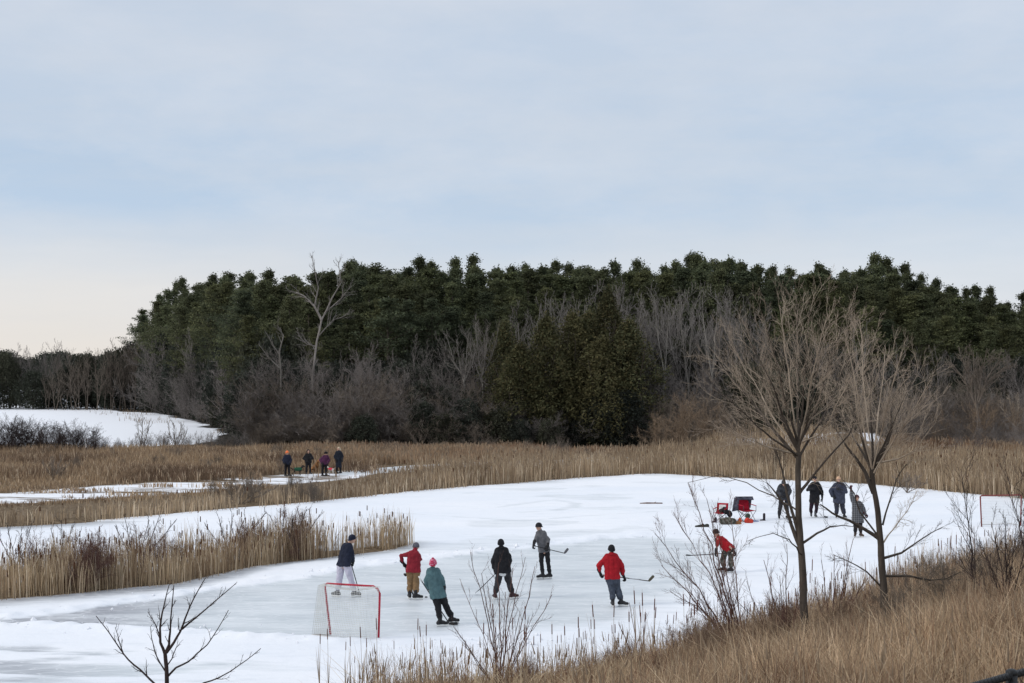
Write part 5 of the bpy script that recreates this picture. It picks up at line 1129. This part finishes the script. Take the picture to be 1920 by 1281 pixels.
# 5 grey sweater
person('person in grey sweater and black trousers facing left with a level stick', 1086, dict(head=(1010.6,988.5), neck=(1013.5,995), ls=(1008.5,1000,-0.05), rs=(1021,1000,0.03), le=(1004.5,1011,-0.12), lw=(1001.5,1018,-0.22), lhand=(1000,1023.5,-0.26),
  re=(1028,1013,-0.05), rw=(1027,1023,-0.16), rhand=(1026.2,1028,-0.20), lh=(1015.5,1032), rh=(1025,1032), lk=(1015,1053,-0.05), rk=(1027.6,1053,-0.05)), dict(l=(1017.5,1086.5,(-0.95,-0.35)), r=(1030.5,1086,(-0.9,-0.4))), (-0.85,-0.5,-0.35), GREYK, 0.018, 0.02, BLK, 0.006, BOOT, BLK, 'beanie', facing=(-0.6,-0.8,0), shirt=None)
stick('black stick held level by the grey sweater skater, blade turned up', 16640/386, (998.5,1022.8,-0.27), (1058.5,1037.5,-0.05), (1065.5,1028.5,0.0), SHAFTB, m_plain('grey stick blade', (0.12, 0.12, 0.13), 0.5, 0.2))
# 6 red jacket
person('person in bright red jacket and blue jeans, back turned, level stick at right', 1139, dict(head=(1146.5,1031), neck=(1146.8,1038), ls=(1135,1044.5), rs=(1157,1044.5), le=(1122.8,1061,0.0), lw=(1123.8,1071,0.04), lhand=(1126.5,1077.5,0.08),
  re=(1166.5,1062,0.03), rw=(1167.6,1076.5,0.10), rhand=(1170.6,1083.5,0.12), lh=(1142.5,1082), rh=(1154,1082), lk=(1146.8,1102,0.06), rk=(1158,1102,0.04)), dict(l=(1149,1139,(-0.1,1)), r=(1164.5,1138,(0.95,-0.25))), (-0.15,1,0.0), REDF, 0.028, 0.02, DENIM, 0.032, BOOT, BLK, 'beanie', hood=True, facing=(0.1,1,0))
stick('black stick with grey print held level by the red jacket skater, olive blade up', 16640/439, (1125,1077.3,0.09), (1216.5,1089.5,0.2), (1226,1079.5,0.25), SHAFTB, OLIVEB, GRIP)
# 7 stooping skater
person('person in red T shirt stooping with a stick across the knees', 1075, dict(head=(1342.8,999.8,-0.1), neck=(1347,1004.5,-0.05), ls=(1347,1010,-0.22), rs=(1354,1010,0.15), le=(1344.5,1022,-0.25), lw=(1342.5,1033,-0.25), lhand=(1341.5,1038.5,-0.25),
  re=(1365,1022,-0.22), rw=(1375,1032.5,-0.15), rhand=(1378,1037,-0.15), lh=(1362,1029,-0.1), rh=(1371,1028,0.1), lk=(1355.5,1048,-0.1), rk=(1370.5,1048,-0.1)), dict(l=(1357.5,1073.5,(-1,-0.2)), r=(1370.5,1075,(-1,-0.25))), (-0.75,-0.45,-0.5), REDF, 0.012, 0.02, CAMO, 0.028, BOOT, BLK, 'beanie', sleeve=0.5, facing=(-0.9,-0.3,0), collar=False)
stick('black stick held across the knees of the stooping skater', 16640/375, (1381,1036.3,-0.15), (1296,1041.5,-0.45), (1286,1040,-0.55))
# 8-11 the group at the right
person('person in dark grey coat bending forward behind the left bank tree', 975, dict(head=(1469.3,905.8,-0.22), neck=(1469.5,908,-0.06), ls=(1462,911.5), rs=(1478,911.5), le=(1458.8,922,-0.1), lw=(1464,930,-0.3), lhand=(1467,932,-0.36),
  re=(1481.5,921,-0.1), rw=(1477,930,-0.3), rhand=(1473.5,932,-0.36), lh=(1465.5,934,0.05), rh=(1475,934,0.05), lk=(1463,952,-0.05), rk=(1475.5,952,-0.05)), dict(l=(1460.8,974.5,(-0.1,-1)), r=(1477,974,(0.9,-0.3))), (-0.1,-1,-0.9), GRC, 0.045, 0.04, DGREY, 0.025, BOOT, GRC, 'beanie', facing=(0,-1,0), group='people standing beyond the red chairs')
person('person in black coat and black cap right of the left bank tree trunk', 971, dict(head=(1527.8,898.8), neck=(1528.5,904), ls=(1521,908), rs=(1536,908), le=(1514.8,918.5,-0.1), lw=(1520.5,917.5,-0.28), lhand=(1523.5,917,-0.3),
  re=(1541,921,-0.02), rw=(1541.5,932,-0.06), rhand=(1541.5,937,-0.06), lh=(1523,940), rh=(1531,940), lk=(1520.5,954,-0.02), rk=(1531.2,954,-0.02)), dict(l=(1521,970.5,(-0.2,-1)), r=(1529,971.5,(0.1,-1))), (0.05,-1,-0.05), BLK, 0.035, 0.04, m_cloth('dark plum fabric', (0.022, 0.012, 0.02), 0.2), 0.018, BOOTG, BLK, 'cap', group='people standing beyond the red chairs')
person('person in slate blue padded coat and cream hat, one hand in pocket', 973, dict(head=(1572.3,899.5), neck=(1572.5,905), ls=(1564.5,910), rs=(1582.5,910), le=(1557.5,921,0.0), lw=(1560.5,930,-0.08), lhand=(1563,932.5,-0.12),
  re=(1586,922,-0.1), rw=(1577,918.5,-0.28), rhand=(1572.5,917.5,-0.3), lh=(1568.5,940), rh=(1578.5,940), lk=(1569,955,-0.02), rk=(1581,955,-0.02)), dict(l=(1568.5,972.5,(-0.25,-1)), r=(1583,972.5,(0.25,-1))), (0,-1,-0.05), NAVYG, 0.05, 0.06, m_cloth('slate trouser fabric', (0.032, 0.034, 0.05), 0.2), 0.035, BOOT, CREAM, 'beanie', hood=True, facing=(0,-1,0), group='people standing beyond the red chairs')
person('person in grey plaid jacket waving a mitten high above the head', 1008.5, dict(head=(1606.8,934.5), neck=(1607.8,941), ls=(1601.5,945.5), rs=(1615,946), le=(1597.8,932.5,-0.02), lw=(1596,921,-0.04), lhand=(1595.4,915,-0.04),
  re=(1619,956.5), rw=(1621.8,963.5,-0.08), rhand=(1624.5,966,-0.08), lh=(1604.5,976), rh=(1612.5,976), lk=(1604,990,-0.02), rk=(1613,990,-0.02)), dict(l=(1603.5,1008,(-0.35,-1)), r=(1614,1008,(0.3,-1))), (0.05,-1,0), PLAID, 0.05, 0.05, BLK, 0.018, m_plain('brown skate boot', (0.07, 0.045, 0.035), 0.6, 0.3), m_cloth('maroon grey wool', (0.10, 0.05, 0.055), 0.3), 'beanie', gl=m_cloth('dark maroon mitten', (0.05, 0.018, 0.022), 0.2), glk=1.25, group='people standing beyond the red chairs')
stick('black stick held upright by the black cap person', 16640/271, (1541.5,934,-0.06), (1545,969,-0.3), (1552,970,-0.35))
# 12-15 walkers
def walker(label, gy, cx, hgt, look, top, hat, hatkind, legs=BLK, bulk=0.04, hem=0.08, bend=0.0, arms=None, coat=False, hair=None, z0=None, sway=0.0):
    D = CH*F/(gy-HZ); x0 = (cx-960)/F*D; z0 = hz(x0, D)+0.012; D = (CH-z0)*F/(gy-HZ); s = F/D*hgt/1.75
    y = lambda z: gy-z*s
    xx = lambda m_: cx+m_*s
    a = arms or {}
    J = dict(head=(xx(bend*0.75+sway), y(1.58-abs(bend)*0.35)), neck=(xx(bend*0.6+sway), y(1.45-abs(bend)*0.3)), ls=(xx(-0.16+bend*0.55+sway), y(1.36-abs(bend)*0.3)), rs=(xx(0.16+bend*0.55+sway), y(1.36-abs(bend)*0.3)),
             le=(xx(a.get('le', (-0.26, 0))[0]+bend*0.5), y(1.10), -0.02), lw=(xx(a.get('lw', (-0.20, 0.88))[0]+bend*0.4), y(a.get('lw', (0, 0.90))[1]), -0.12), lhand=(xx(a.get('lw', (-0.20, 0.9))[0]+bend*0.4+0.02), y(a.get('lw', (0, 0.90))[1]-0.07), -0.15),
             re=(xx(a.get('re', (0.26, 0))[0]+bend*0.5), y(1.10), -0.02), rw=(xx(a.get('rw', (0.22, 0.88))[0]+bend*0.4), y(a.get('rw', (0, 0.90))[1]), -0.12), rhand=(xx(a.get('rw', (0.22, 0.9))[0]+bend*0.4+0.02), y(a.get('rw', (0, 0.90))[1]-0.07), -0.15),
             lh=(xx(-0.09), y(0.92)), rh=(xx(0.09), y(0.92)), lk=(xx(-0.11), y(0.5)), rk=(xx(0.11), y(0.5)))
    return person(label, gy, J, dict(l=(xx(-0.13), gy, (look[0]-0.2, look[1])), r=(xx(0.13), gy, (look[0]+0.2, look[1]))), look, top, bulk, hem, legs, 0.015, BOOT, hat, hatkind, walk=True, group='people walking dogs on the far side', z0=z0, coat=coat, hair=hair)
walker('person in navy coat and bright orange hat, leftmost of the four on the far path', 892.5, 538.5, 1.55, (0.8,-0.5,-0.1), NAVY, ORNG, 'pom')
walker('person in long black coat with hood up, second on the far path', 888.5, 578, 1.52, (0.4,-0.9,-0.1), BLK, BLK, 'hoodup', arms=dict(rw=(0.18,1.12), re=(0.30,0), le=(-0.32,0), lw=(-0.1,0.98)))
walker('person in purple coat leaning towards a small dog on the far path', 892.5, 608, 1.55, (0.9,-0.4,-0.4), PURP, BLK, 'beanie', bend=0.14, arms=dict(rw=(0.16,0.85), lw=(-0.22,0.9), le=(-0.34,0)))
walker('person with long blond hair in an ankle length dark coat on the far path', 887.5, 635, 1.72, (-0.75,-0.6,0), m_cloth('dark navy wool', (0.014, 0.018, 0.028), 0.2), BLOND, 'hair', coat=True, hair='long', bulk=0.03)

# ---------------------------------------------------------------- dogs
def dog(label, px, gy, heading, mt, hgt=0.55, coatm=None, sit=False, cat='dog'):
    D = CH*F/(gy-HZ); x = (px-960)/F*D; z = hz(x, D)+0.01; r = empty('dog', (x, D, z), label, cat, 'dogs with the walkers', rz=heading, sc=hgt/0.60)
    bm = bmesh.new(); t = 0.28 if sit else 0.0
    hip = Vector((-0.28, 0, 0.46-t)); che = Vector((0.22, 0, 0.47)); 
    b_cap(bm, hip, che, 0.105, 0.135, 12); b_cap(bm, che+Vector((0, 0, -0.03)), Vector((0.05, 0, 0.43-t*0.4)), 0.14, 0.115, 12); b_cap(bm, che+Vector((0.04, 0, 0.05)), Vector((0.38, 0, 0.66)), 0.10, 0.075)
    hd = Vector((0.42, 0, 0.70)); b_ell(bm, hd, (0.095, 0.078, 0.078)); b_cap(bm, hd+Vector((0.05, 0, -0.02)), hd+Vector((0.17, 0, -0.045)), 0.048, 0.032)
    for s in (-1, 1):
        b_cap(bm, hd+Vector((-0.02, s*0.065, 0.04)), hd+Vector((-0.01, s*0.085, -0.06)), 0.026, 0.018, 8)
        b_cap(bm, Vector((0.22, s*0.085, 0.42)), Vector((0.19, s*0.085, 0.24)), 0.06, 0.038); b_cap(bm, Vector((0.19, s*0.085, 0.24)), Vector((0.205, s*0.085, 0.05)), 0.034, 0.026); b_cap(bm, Vector((0.205, s*0.085, 0.03)), Vector((0.25, s*0.085, 0.025)), 0.03, 0.026)
        if sit: b_cap(bm, hip+Vector((0, s*0.08, 0)), Vector((-0.12, s*0.12, 0.18)), 0.09, 0.055); b_cap(bm, Vector((-0.12, s*0.12, 0.16)), Vector((-0.24, s*0.12, 0.06)), 0.045, 0.03); b_cap(bm, Vector((-0.24, s*0.12, 0.03)), Vector((-0.08, s*0.12, 0.025)), 0.03, 0.026)
        else: b_cap(bm, hip+Vector((0, s*0.075, 0)), Vector((-0.22, s*0.085, 0.29)), 0.085, 0.05); b_cap(bm, Vector((-0.22, s*0.085, 0.29)), Vector((-0.35, s*0.085, 0.17)), 0.045, 0.028); b_cap(bm, Vector((-0.35, s*0.085, 0.17)), Vector((-0.33, s*0.085, 0.04)), 0.028, 0.024); b_cap(bm, Vector((-0.33, s*0.085, 0.028)), Vector((-0.28, s*0.085, 0.025)), 0.028, 0.025)
    tail = [hip+Vector((-0.08, 0, 0.04)), hip+Vector((-0.22, 0, 0.02 if sit else 0.10)), hip+Vector((-0.33, 0, 0.0 if sit else 0.22))]; b_cap(bm, tail[0], tail[1], 0.035, 0.03, 8); b_cap(bm, tail[1], tail[2], 0.03, 0.016, 8)
    fuse('body', bm, mt, r, 0.014, 1)
    bm = bmesh.new(); b_ell(bm, hd+Vector((0.20, 0, -0.035)), (0.016, 0.018, 0.014), None, 8, 6); bm_obj('nose', bm, EYE, r)
    if coatm: bm = bmesh.new(); b_cap(bm, hip+Vector((0.08, 0, 0.015)), che+Vector((0.0, 0, 0.01)), 0.128, 0.158, 12); fuse('dog_coat', bm, coatm, r, 0.014, 1)
    return r
dog('dark dog in a green coat beside the orange hat walker', 557.5, 894, 0.3, m_plain('dark fur', (0.03, 0.028, 0.025), 0.9, 0.3, 20), 0.48, m_cloth('green dog coat', (0.02, 0.09, 0.05)))
dog('golden brown shaggy dog between the two middle walkers', 590.5, 888, -0.9, m_plain('golden brown fur', (0.30, 0.15, 0.065), 0.9, 0.35, 20), 0.62, None, True)
dog('small dog in a pink red coat right of the purple coat walker', 620.5, 890.5, 2.6, m_plain('white fur', (0.6, 0.56, 0.5), 0.9, 0.2, 20), 0.34, m_cloth('pink red dog coat', (0.65, 0.06, 0.09)))

# ---------------------------------------------------------------- goals
MAT_red = m_plain('red painted steel', (0.42, 0.02, 0.045), 0.4, 0.25, 10); MAT_net = m_plain('white netting', (0.72, 0.73, 0.70), 0.9, 0.08, 6); MAT_white = m_plain('white painted tube', (0.68, 0.66, 0.64), 0.5, 0.1)
def netpanel(S, a, b_, c, d, nu, nv, r=0.0040, sag=0.0, dirv=(0, 0, 0)):   # a-b top edge, d-c bottom edge
    def pt(u, v): return a.lerp(b_, u).lerp(d.lerp(c, u), v)+Vector(dirv)*sag*math.sin(math.pi*u)*math.sin(math.pi*v)
    for i in range(nu+1):
        for j in range(nv):
            p, q_ = pt(i/nu, j/nv), pt(i/nu, (j+1)/nv); S.append((*p, *q_, r, r))
    for j in range(nv+1):
        for i in range(nu):
            p, q_ = pt(i/nu, j/nv), pt((i+1)/nu, j/nv); S.append((*p, *q_, r, r))
LB = G(619.6, 1191.5); RB = G(709.8, 1198.5); root = empty('hockey_goal', (LB+RB)/2, 'red framed ice hockey goal with white net on the near rink', 'hockey goal')
o0 = root.location; 
def gp(px, py, D): return W(px, py, D)-o0
DL, DR = LB.y, RB.y
LBo, RBo = LB-o0+Vector((0, 0, 0.025)), RB-o0+Vector((0, 0, 0.025)); LT = gp(608.8, 1094, DL); RT_ = gp(712.5, 1100, DR)
BL = G(585, 1192.2)-o0+Vector((0, 0, 0.02)); BR = G(684, 1203.5)-o0+Vector((0, 0, 0.02)); TL = gp(596.5, 1098, DL-0.25); TR = gp(690, 1106, DR-0.40)
bm = bmesh.new()
crn = lambda a, b_, c, k=0.10: [a, b_+(a-b_).normalized()*k, b_+((a-b_).normalized()*k*0.35+(c-b_).normalized()*k*0.35), b_+(c-b_).normalized()*k, c]
l1 = crn(LBo, LT, RT_, 0.07)[:-1]; l2 = crn(LT, RT_, RBo, 0.17)[1:]
b_tube(bm, l1+l2, 0.026, 10); bm_obj('goal_frame', bm, MAT_red, root)
bm = bmesh.new(); b_tube(bm, [LBo, BL, BL.lerp(BR, 0.5)+Vector((-0.05, -0.03, 0)), BR, RBo], 0.02, 8); bm_obj('base_bar', bm, MAT_white, root)
bm = bmesh.new(); b_tube(bm, [LT.lerp(RT_, 0.03), LT.lerp(RT_, 0.3)+Vector((0, -0.25, -0.07)), LT.lerp(RT_, 0.65)+Vector((0, -0.28, -0.08)), RT_.lerp(LT, 0.10)], 0.009, 6); bm_obj('top_cord', bm, MAT_white, root)
S = []
netpanel(S, LT, TL, BL, LBo, 9, 24); netpanel(S, TL, TR, BR, BL, 30, 24, sag=0.10, dirv=(0.4, 0.6, 0)); netpanel(S, TR, RT_, RBo, BR, 10, 24); netpanel(S, LT, RT_, TR, TL, 30, 8, sag=0.06, dirv=(0, 0, -1))
link('net', seg_mesh('net', S, 3), MAT_net, root)
# far goal
LB2 = G(1840.5, 989); root = empty('hockey_goal', LB2, 'rusty red framed hockey goal far away at the right edge', 'hockey goal'); o0 = root.location
D2 = LB2.y; lt = W(1838, 929.5, D2)-o0; rt = lt+Vector((1.83, 0.35, 0)); rb = Vector((rt.x-0.02, rt.y, 0.03)); lb = Vector((0, 0, 0.03)); bl = Vector((0.25, 0.75, 0.03)); br = rb+Vector((-0.15, 0.75, 0)); tl = lt+Vector((0.15, 0.35, -0.02)); tr = rt+Vector((-0.15, 0.35, -0.02))
MAT_red2 = m_plain('faded rusty red steel', (0.20, 0.05, 0.045), 0.6, 0.3, 10)
bm = bmesh.new(); b_tube(bm, [lb, lt+Vector((0, 0, -0.05)), lt+Vector((0.05, 0.01, 0)), rt+Vector((-0.05, 0, 0)), rt+Vector((0, 0, -0.05)), rb], 0.030, 8); bm_obj('goal_frame', bm, MAT_red2, root)
bm = bmesh.new(); b_tube(bm, [lb, bl, br, rb], 0.02, 8); bm_obj('base_bar', bm, MAT_white, root)
S = []; netpanel(S, lt, tl, bl, lb, 8, 18, 0.0045); netpanel(S, tl, tr, br, bl, 28, 18, 0.0045); netpanel(S, tr, rt, rb, br, 8, 18, 0.0045); netpanel(S, lt, rt, tr, tl, 28, 6, 0.0045)
link('net', seg_mesh('net', S, 3), MAT_net, root)

# puck, log, small litter
p = G(799, 1120.5); bm = bmesh.new(); b_tube(bm, [(0, 0, 0), (0, 0, 0.006), (0, 0, 0.022), (0, 0, 0.028)], [0.036, 0.039, 0.039, 0.036], 20); o = bm_obj('hockey_puck', bm, m_plain('black rubber', (0.015, 0.015, 0.015), 0.7, 0.1), None); o.location = p; tag(o, 'small black puck on the ice between the maroon and teal skaters', 'puck')
p = G(1221, 945.5); bm = bmesh.new(); b_tube(bm, [(-0.55, 0.05, 0.03), (-0.2, 0, 0.045), (0.1, 0.02, 0.04), (0.55, -0.03, 0.05)], [0.03, 0.05, 0.045, 0.03], 8); b_tube(bm, [(0.1, 0.02, 0.05), (0.25, 0.15, 0.10)], [0.02, 0.01], 6); o = bm_obj('fallen_branch', bm, m_bark('wet brown wood', (0.16, 0.11, 0.09)), None); o.location = p; tag(o, 'short brown branch lying on the snow in the middle of the pond', 'branch')

# ---------------------------------------------------------------- camp chairs and belongings
MAT_chair = m_cloth('red chair fabric', (0.38, 0.012, 0.03), 0.15); MAT_frame = m_plain('dark grey tube', (0.05, 0.05, 0.055), 0.4, 0.2)
def slab(bm, pts, th):      # quad patch of 3x3 with thickness and a sag
    a, b_, c, d, sag = pts; n_ = (b_-a).cross(d-a).normalized(); k = 6; top = []; bot = []
    for i in range(k+1):
        rt_ = []; rb_ = []
        for j in range(k+1):
            u, v = i/k, j/k; p = a.lerp(b_, u).lerp(d.lerp(c, u), v)+sag*math.sin(math.pi*u)*math.sin(math.pi*v)
            rt_.append(bm.verts.new(p+n_*th/2)); rb_.append(bm.verts.new(p-n_*th/2))
        top.append(rt_); bot.append(rb_)
    for i in range(k):
        for j in range(k):
            bm.faces.new((top[i][j], top[i+1][j], top[i+1][j+1], top[i][j+1])); bm.faces.new((bot[i][j], bot[i][j+1], bot[i+1][j+1], bot[i+1][j]))
    for i in range(k):
        for A_, B_ in ((top, bot),):
            bm.faces.new((top[i][0], bot[i][0], bot[i+1][0], top[i+1][0])); bm.faces.new((top[i+1][k], bot[i+1][k], bot[i][k], top[i][k]))
            bm.faces.new((top[0][i+1], bot[0][i+1], bot[0][i], top[0][i])); bm.faces.new((top[k][i], bot[k][i], bot[k][i+1], top[k][i+1]))
def camp_chair(px, gy, rz, label, sc=1.0, panel=None):
    p = G(px, gy); r = empty('camp_chair', p, label, 'camp chair', 'red folding camp chairs', rz, sc); V3 = Vector; w = 0.27
    fl_, fr_, bl_, br_ = V3((-w, -0.24, 0)), V3((w, -0.24, 0)), V3((-w, 0.24, 0)), V3((w, 0.24, 0)); h = V3((0, 0, 0.43))
    bm = bmesh.new(); slab(bm, (fl_+h, fr_+h, br_+h, bl_+h, V3((0, 0, -0.06))), 0.012); bm_obj('seat', bm, MAT_chair, r)
    bt = V3((0, 0.12, 0.86)); bm = bmesh.new(); slab(bm, (bl_+h, br_+h, br_+bt, bl_+bt, V3((0, 0.05, 0))), 0.012); bk = bm_obj('backrest', bm, MAT_chair, r)
    if panel: bm = bmesh.new(); slab(bm, ((bl_+h).lerp(br_+h, 0.2)+V3((0, -0.004, 0.10)), (bl_+h).lerp(br_+h, 0.8)+V3((0, -0.004, 0.10)), (bl_+bt).lerp(br_+bt, 0.8)+V3((0, -0.012, -0.08)), (bl_+bt).lerp(br_+bt, 0.2)+V3((0, -0.012, -0.08)), V3((0, 0.045, 0))), 0.008); bm_obj('back_panel', bm, panel, bk)
    bm = bmesh.new()
    for a, b_ in ((fl_, br_+h), (fr_, bl_+h), (fl_, bl_+h), (bl_, fl_+h), (fr_, br_+h), (br_, fr_+h), (bl_, br_+h), (br_, bl_+h)): b_tube(bm, [a, b_], 0.010, 6)
    for q in (bl_, br_): b_tube(bm, [q+h, q+bt], 0.010, 6)
    for q in (fl_, fr_): b_tube(bm, [q+h, q+V3((0, 0, 0.62))], 0.010, 6)
    bm_obj('folding_frame', bm, MAT_frame, r)
    for s, fq, bq in ((-1, fl_, bl_), (1, fr_, br_)):
        bm = bmesh.new(); slab(bm, (fq+V3((-0.03, 0, 0.62)), fq+V3((0.03, 0, 0.62)), bq+V3((0.03, 0.05, 0.66)), bq+V3((-0.03, 0.05, 0.66)), V3((0, 0, -0.01))), 0.012); bm_obj('armrest', bm, MAT_chair, r)
    return r
camp_chair(1351, 979, -0.45, 'red camp chair with a white back panel and a jacket on its seat', 0.92, WHT)
camp_chair(1400, 978, 0.35, 'red camp chair under a dark blanket', 1.12)
def soft(name, label, cat, px, gy, blobs, mt, z=0.0, group=None, voxel=0.018):
    p = G(px, gy, z); bm = bmesh.new()
    for b_ in blobs:
        if len(b_) == 6: b_ell(bm, b_[:3], b_[3:])
        else: b_cap(bm, b_[:3], b_[3:6], b_[6], b_[7])
    o = fuse(name, bm, mt, None, voxel, 2); o.location = p; return tag(o, label, cat, group)
pc = G(1400, 978); bm = bmesh.new(); V3 = Vector
slab(bm, (V3((-0.42, 0.46, 0.55)), V3((0.25, 0.48, 0.55)), V3((0.30, 0.42, 1.03)), V3((-0.40, 0.36, 1.03)), V3((0, 0.05, 0))), 0.03); slab(bm, (V3((-0.44, 0.36, 1.035)), V3((0.33, 0.42, 1.035)), V3((0.34, 0.20, 0.92)), V3((-0.36, 0.16, 0.93)), V3((0, 0, 0.04))), 0.03)
slab(bm, (V3((-0.46, 0.42, 1.0)), V3((-0.30, 0.20, 0.96)), V3((-0.38, -0.12, 0.50)), V3((-0.60, 0.16, 0.42)), V3((-0.03, 0, 0))), 0.03)
o = bm_obj('blanket', bm, m_cloth('dark slate blanket', (0.05, 0.05, 0.07), 0.5), None); o.location = pc; tag(o, 'dark slate blanket draped over the right red camp chair', 'blanket')
soft('jacket', 'crumpled black jacket lying over the left red camp chair', 'jacket', 1359, 979, [(-0.12, -0.05, 0.50, 0.16, 0.16, 0.08), (0.08, -0.16, 0.44, 0.20, 0.12, 0.10), (0.18, -0.22, 0.36, 0.12, 0.08, 0.14), (-0.02, 0.02, 0.56, 0.10, 0.14, 0.10)], BLK)
soft('duffel_bag', 'grey green duffel bag on the snow below the left red chair', 'bag', 1364, 984.5, [(-0.18, 0, 0.15, 0.22, 0, 0.15, 0.15, 0.15), (-0.22, -0.02, 0.17, 0.14, 0.16, 0.13), (0.26, 0.03, 0.14, 0.13, 0.14, 0.14), (-0.1, 0, 0.32, 0.12, 0, 0.32, 0.018, 0.018)], CAMO)
soft('shoulder_bag', 'tan bag lying on the snow between the two red chairs', 'bag', 1383, 984.5, [(-0.12, 0, 0.07, 0.10, 0, 0.07, 0.07, 0.07), (0.02, -0.03, 0.12, 0.09, 0.07, 0.07), (-0.10, 0.02, 0.10, 0.06, 0.08, 0.07)], m_cloth('tan brown leather', (0.28, 0.13, 0.05), 0.35))
soft('hockey_glove', 'orange glove standing among the belongings by the right chair', 'glove', 1387.5, 982.5, [(0, 0, 0.06, 0, 0, 0.16, 0.05, 0.06), (-0.04, 0, 0.20, 0.02, 0.03, 0.05), (0.0, 0, 0.22, 0.02, 0.03, 0.055), (0.04, 0, 0.20, 0.02, 0.03, 0.05), (0.07, 0, 0.12, 0.02, 0.025, 0.04)], m_cloth('orange padded fabric', (0.50, 0.10, 0.04), 0.2), voxel=0.012)
soft('backpack', 'red backpack lying in front of the right chair', 'backpack', 1404, 982, [(-0.1, 0, 0.10, 0.10, 0, 0.10, 0.10, 0.10), (0.0, -0.06, 0.11, 0.12, 0.06, 0.08), (-0.05, 0.02, 0.20, 0.10, 0.07, 0.05)], m_cloth('red orange nylon', (0.50, 0.05, 0.03), 0.3))
soft('helmet', 'dark green helmet on top of the red backpack', 'helmet', 1402, 980, [(0, 0, 0.30, 0.12, 0.13, 0.10), (0, -0.03, 0.24, 0.11, 0.12, 0.04)], m_plain('dark green shell', (0.03, 0.045, 0.03), 0.4, 0.3))
soft('water_bottle', 'small blue bottle lying at the right end of the belongings', 'bottle', 1416.5, 979, [(-0.09, 0, 0.035, 0.08, 0, 0.035, 0.035, 0.033), (0.10, 0, 0.035, 0.13, 0, 0.035, 0.018, 0.016)], m_plain('blue plastic', (0.08, 0.18, 0.42), 0.4, 0.1), voxel=0.008)
for px, lab in ((1340.5, 'dark boot on the snow left of the duffel bag'), (1431.5, 'tall dark boot standing alone right of the red chairs')):
    h = 0.20 if px < 1400 else 0.30
    soft('boot', lab, 'boot', px, 981 if px < 1400 else 977.5, [(0.03, 0, 0.06, 0.03, 0, h, 0.055, 0.058), (0.04, 0, 0.045, -0.12, 0, 0.04, 0.05, 0.042), (0.0, 0, 0.02, 0.13, 0.05, 0.02)], m_plain('dark boot leather', (0.03, 0.022, 0.03), 0.6, 0.3), group='boots by the chairs', voxel=0.012)
soft('sports_bag', 'flat dark bag with gear lying on the snow left of the chairs', 'bag', 1318.5, 989.5, [(-0.20, 0, 0.06, 0.18, 0, 0.07, 0.06, 0.07), (-0.28, 0, 0.05, 0.07, 0.06, 0.05), (-0.02, 0, 0.14, 0.05, 0.05, 0.04), (0.16, 0.02, 0.10, 0.10, 0.07, 0.06)], m_cloth('dark olive canvas', (0.035, 0.035, 0.028), 0.4))
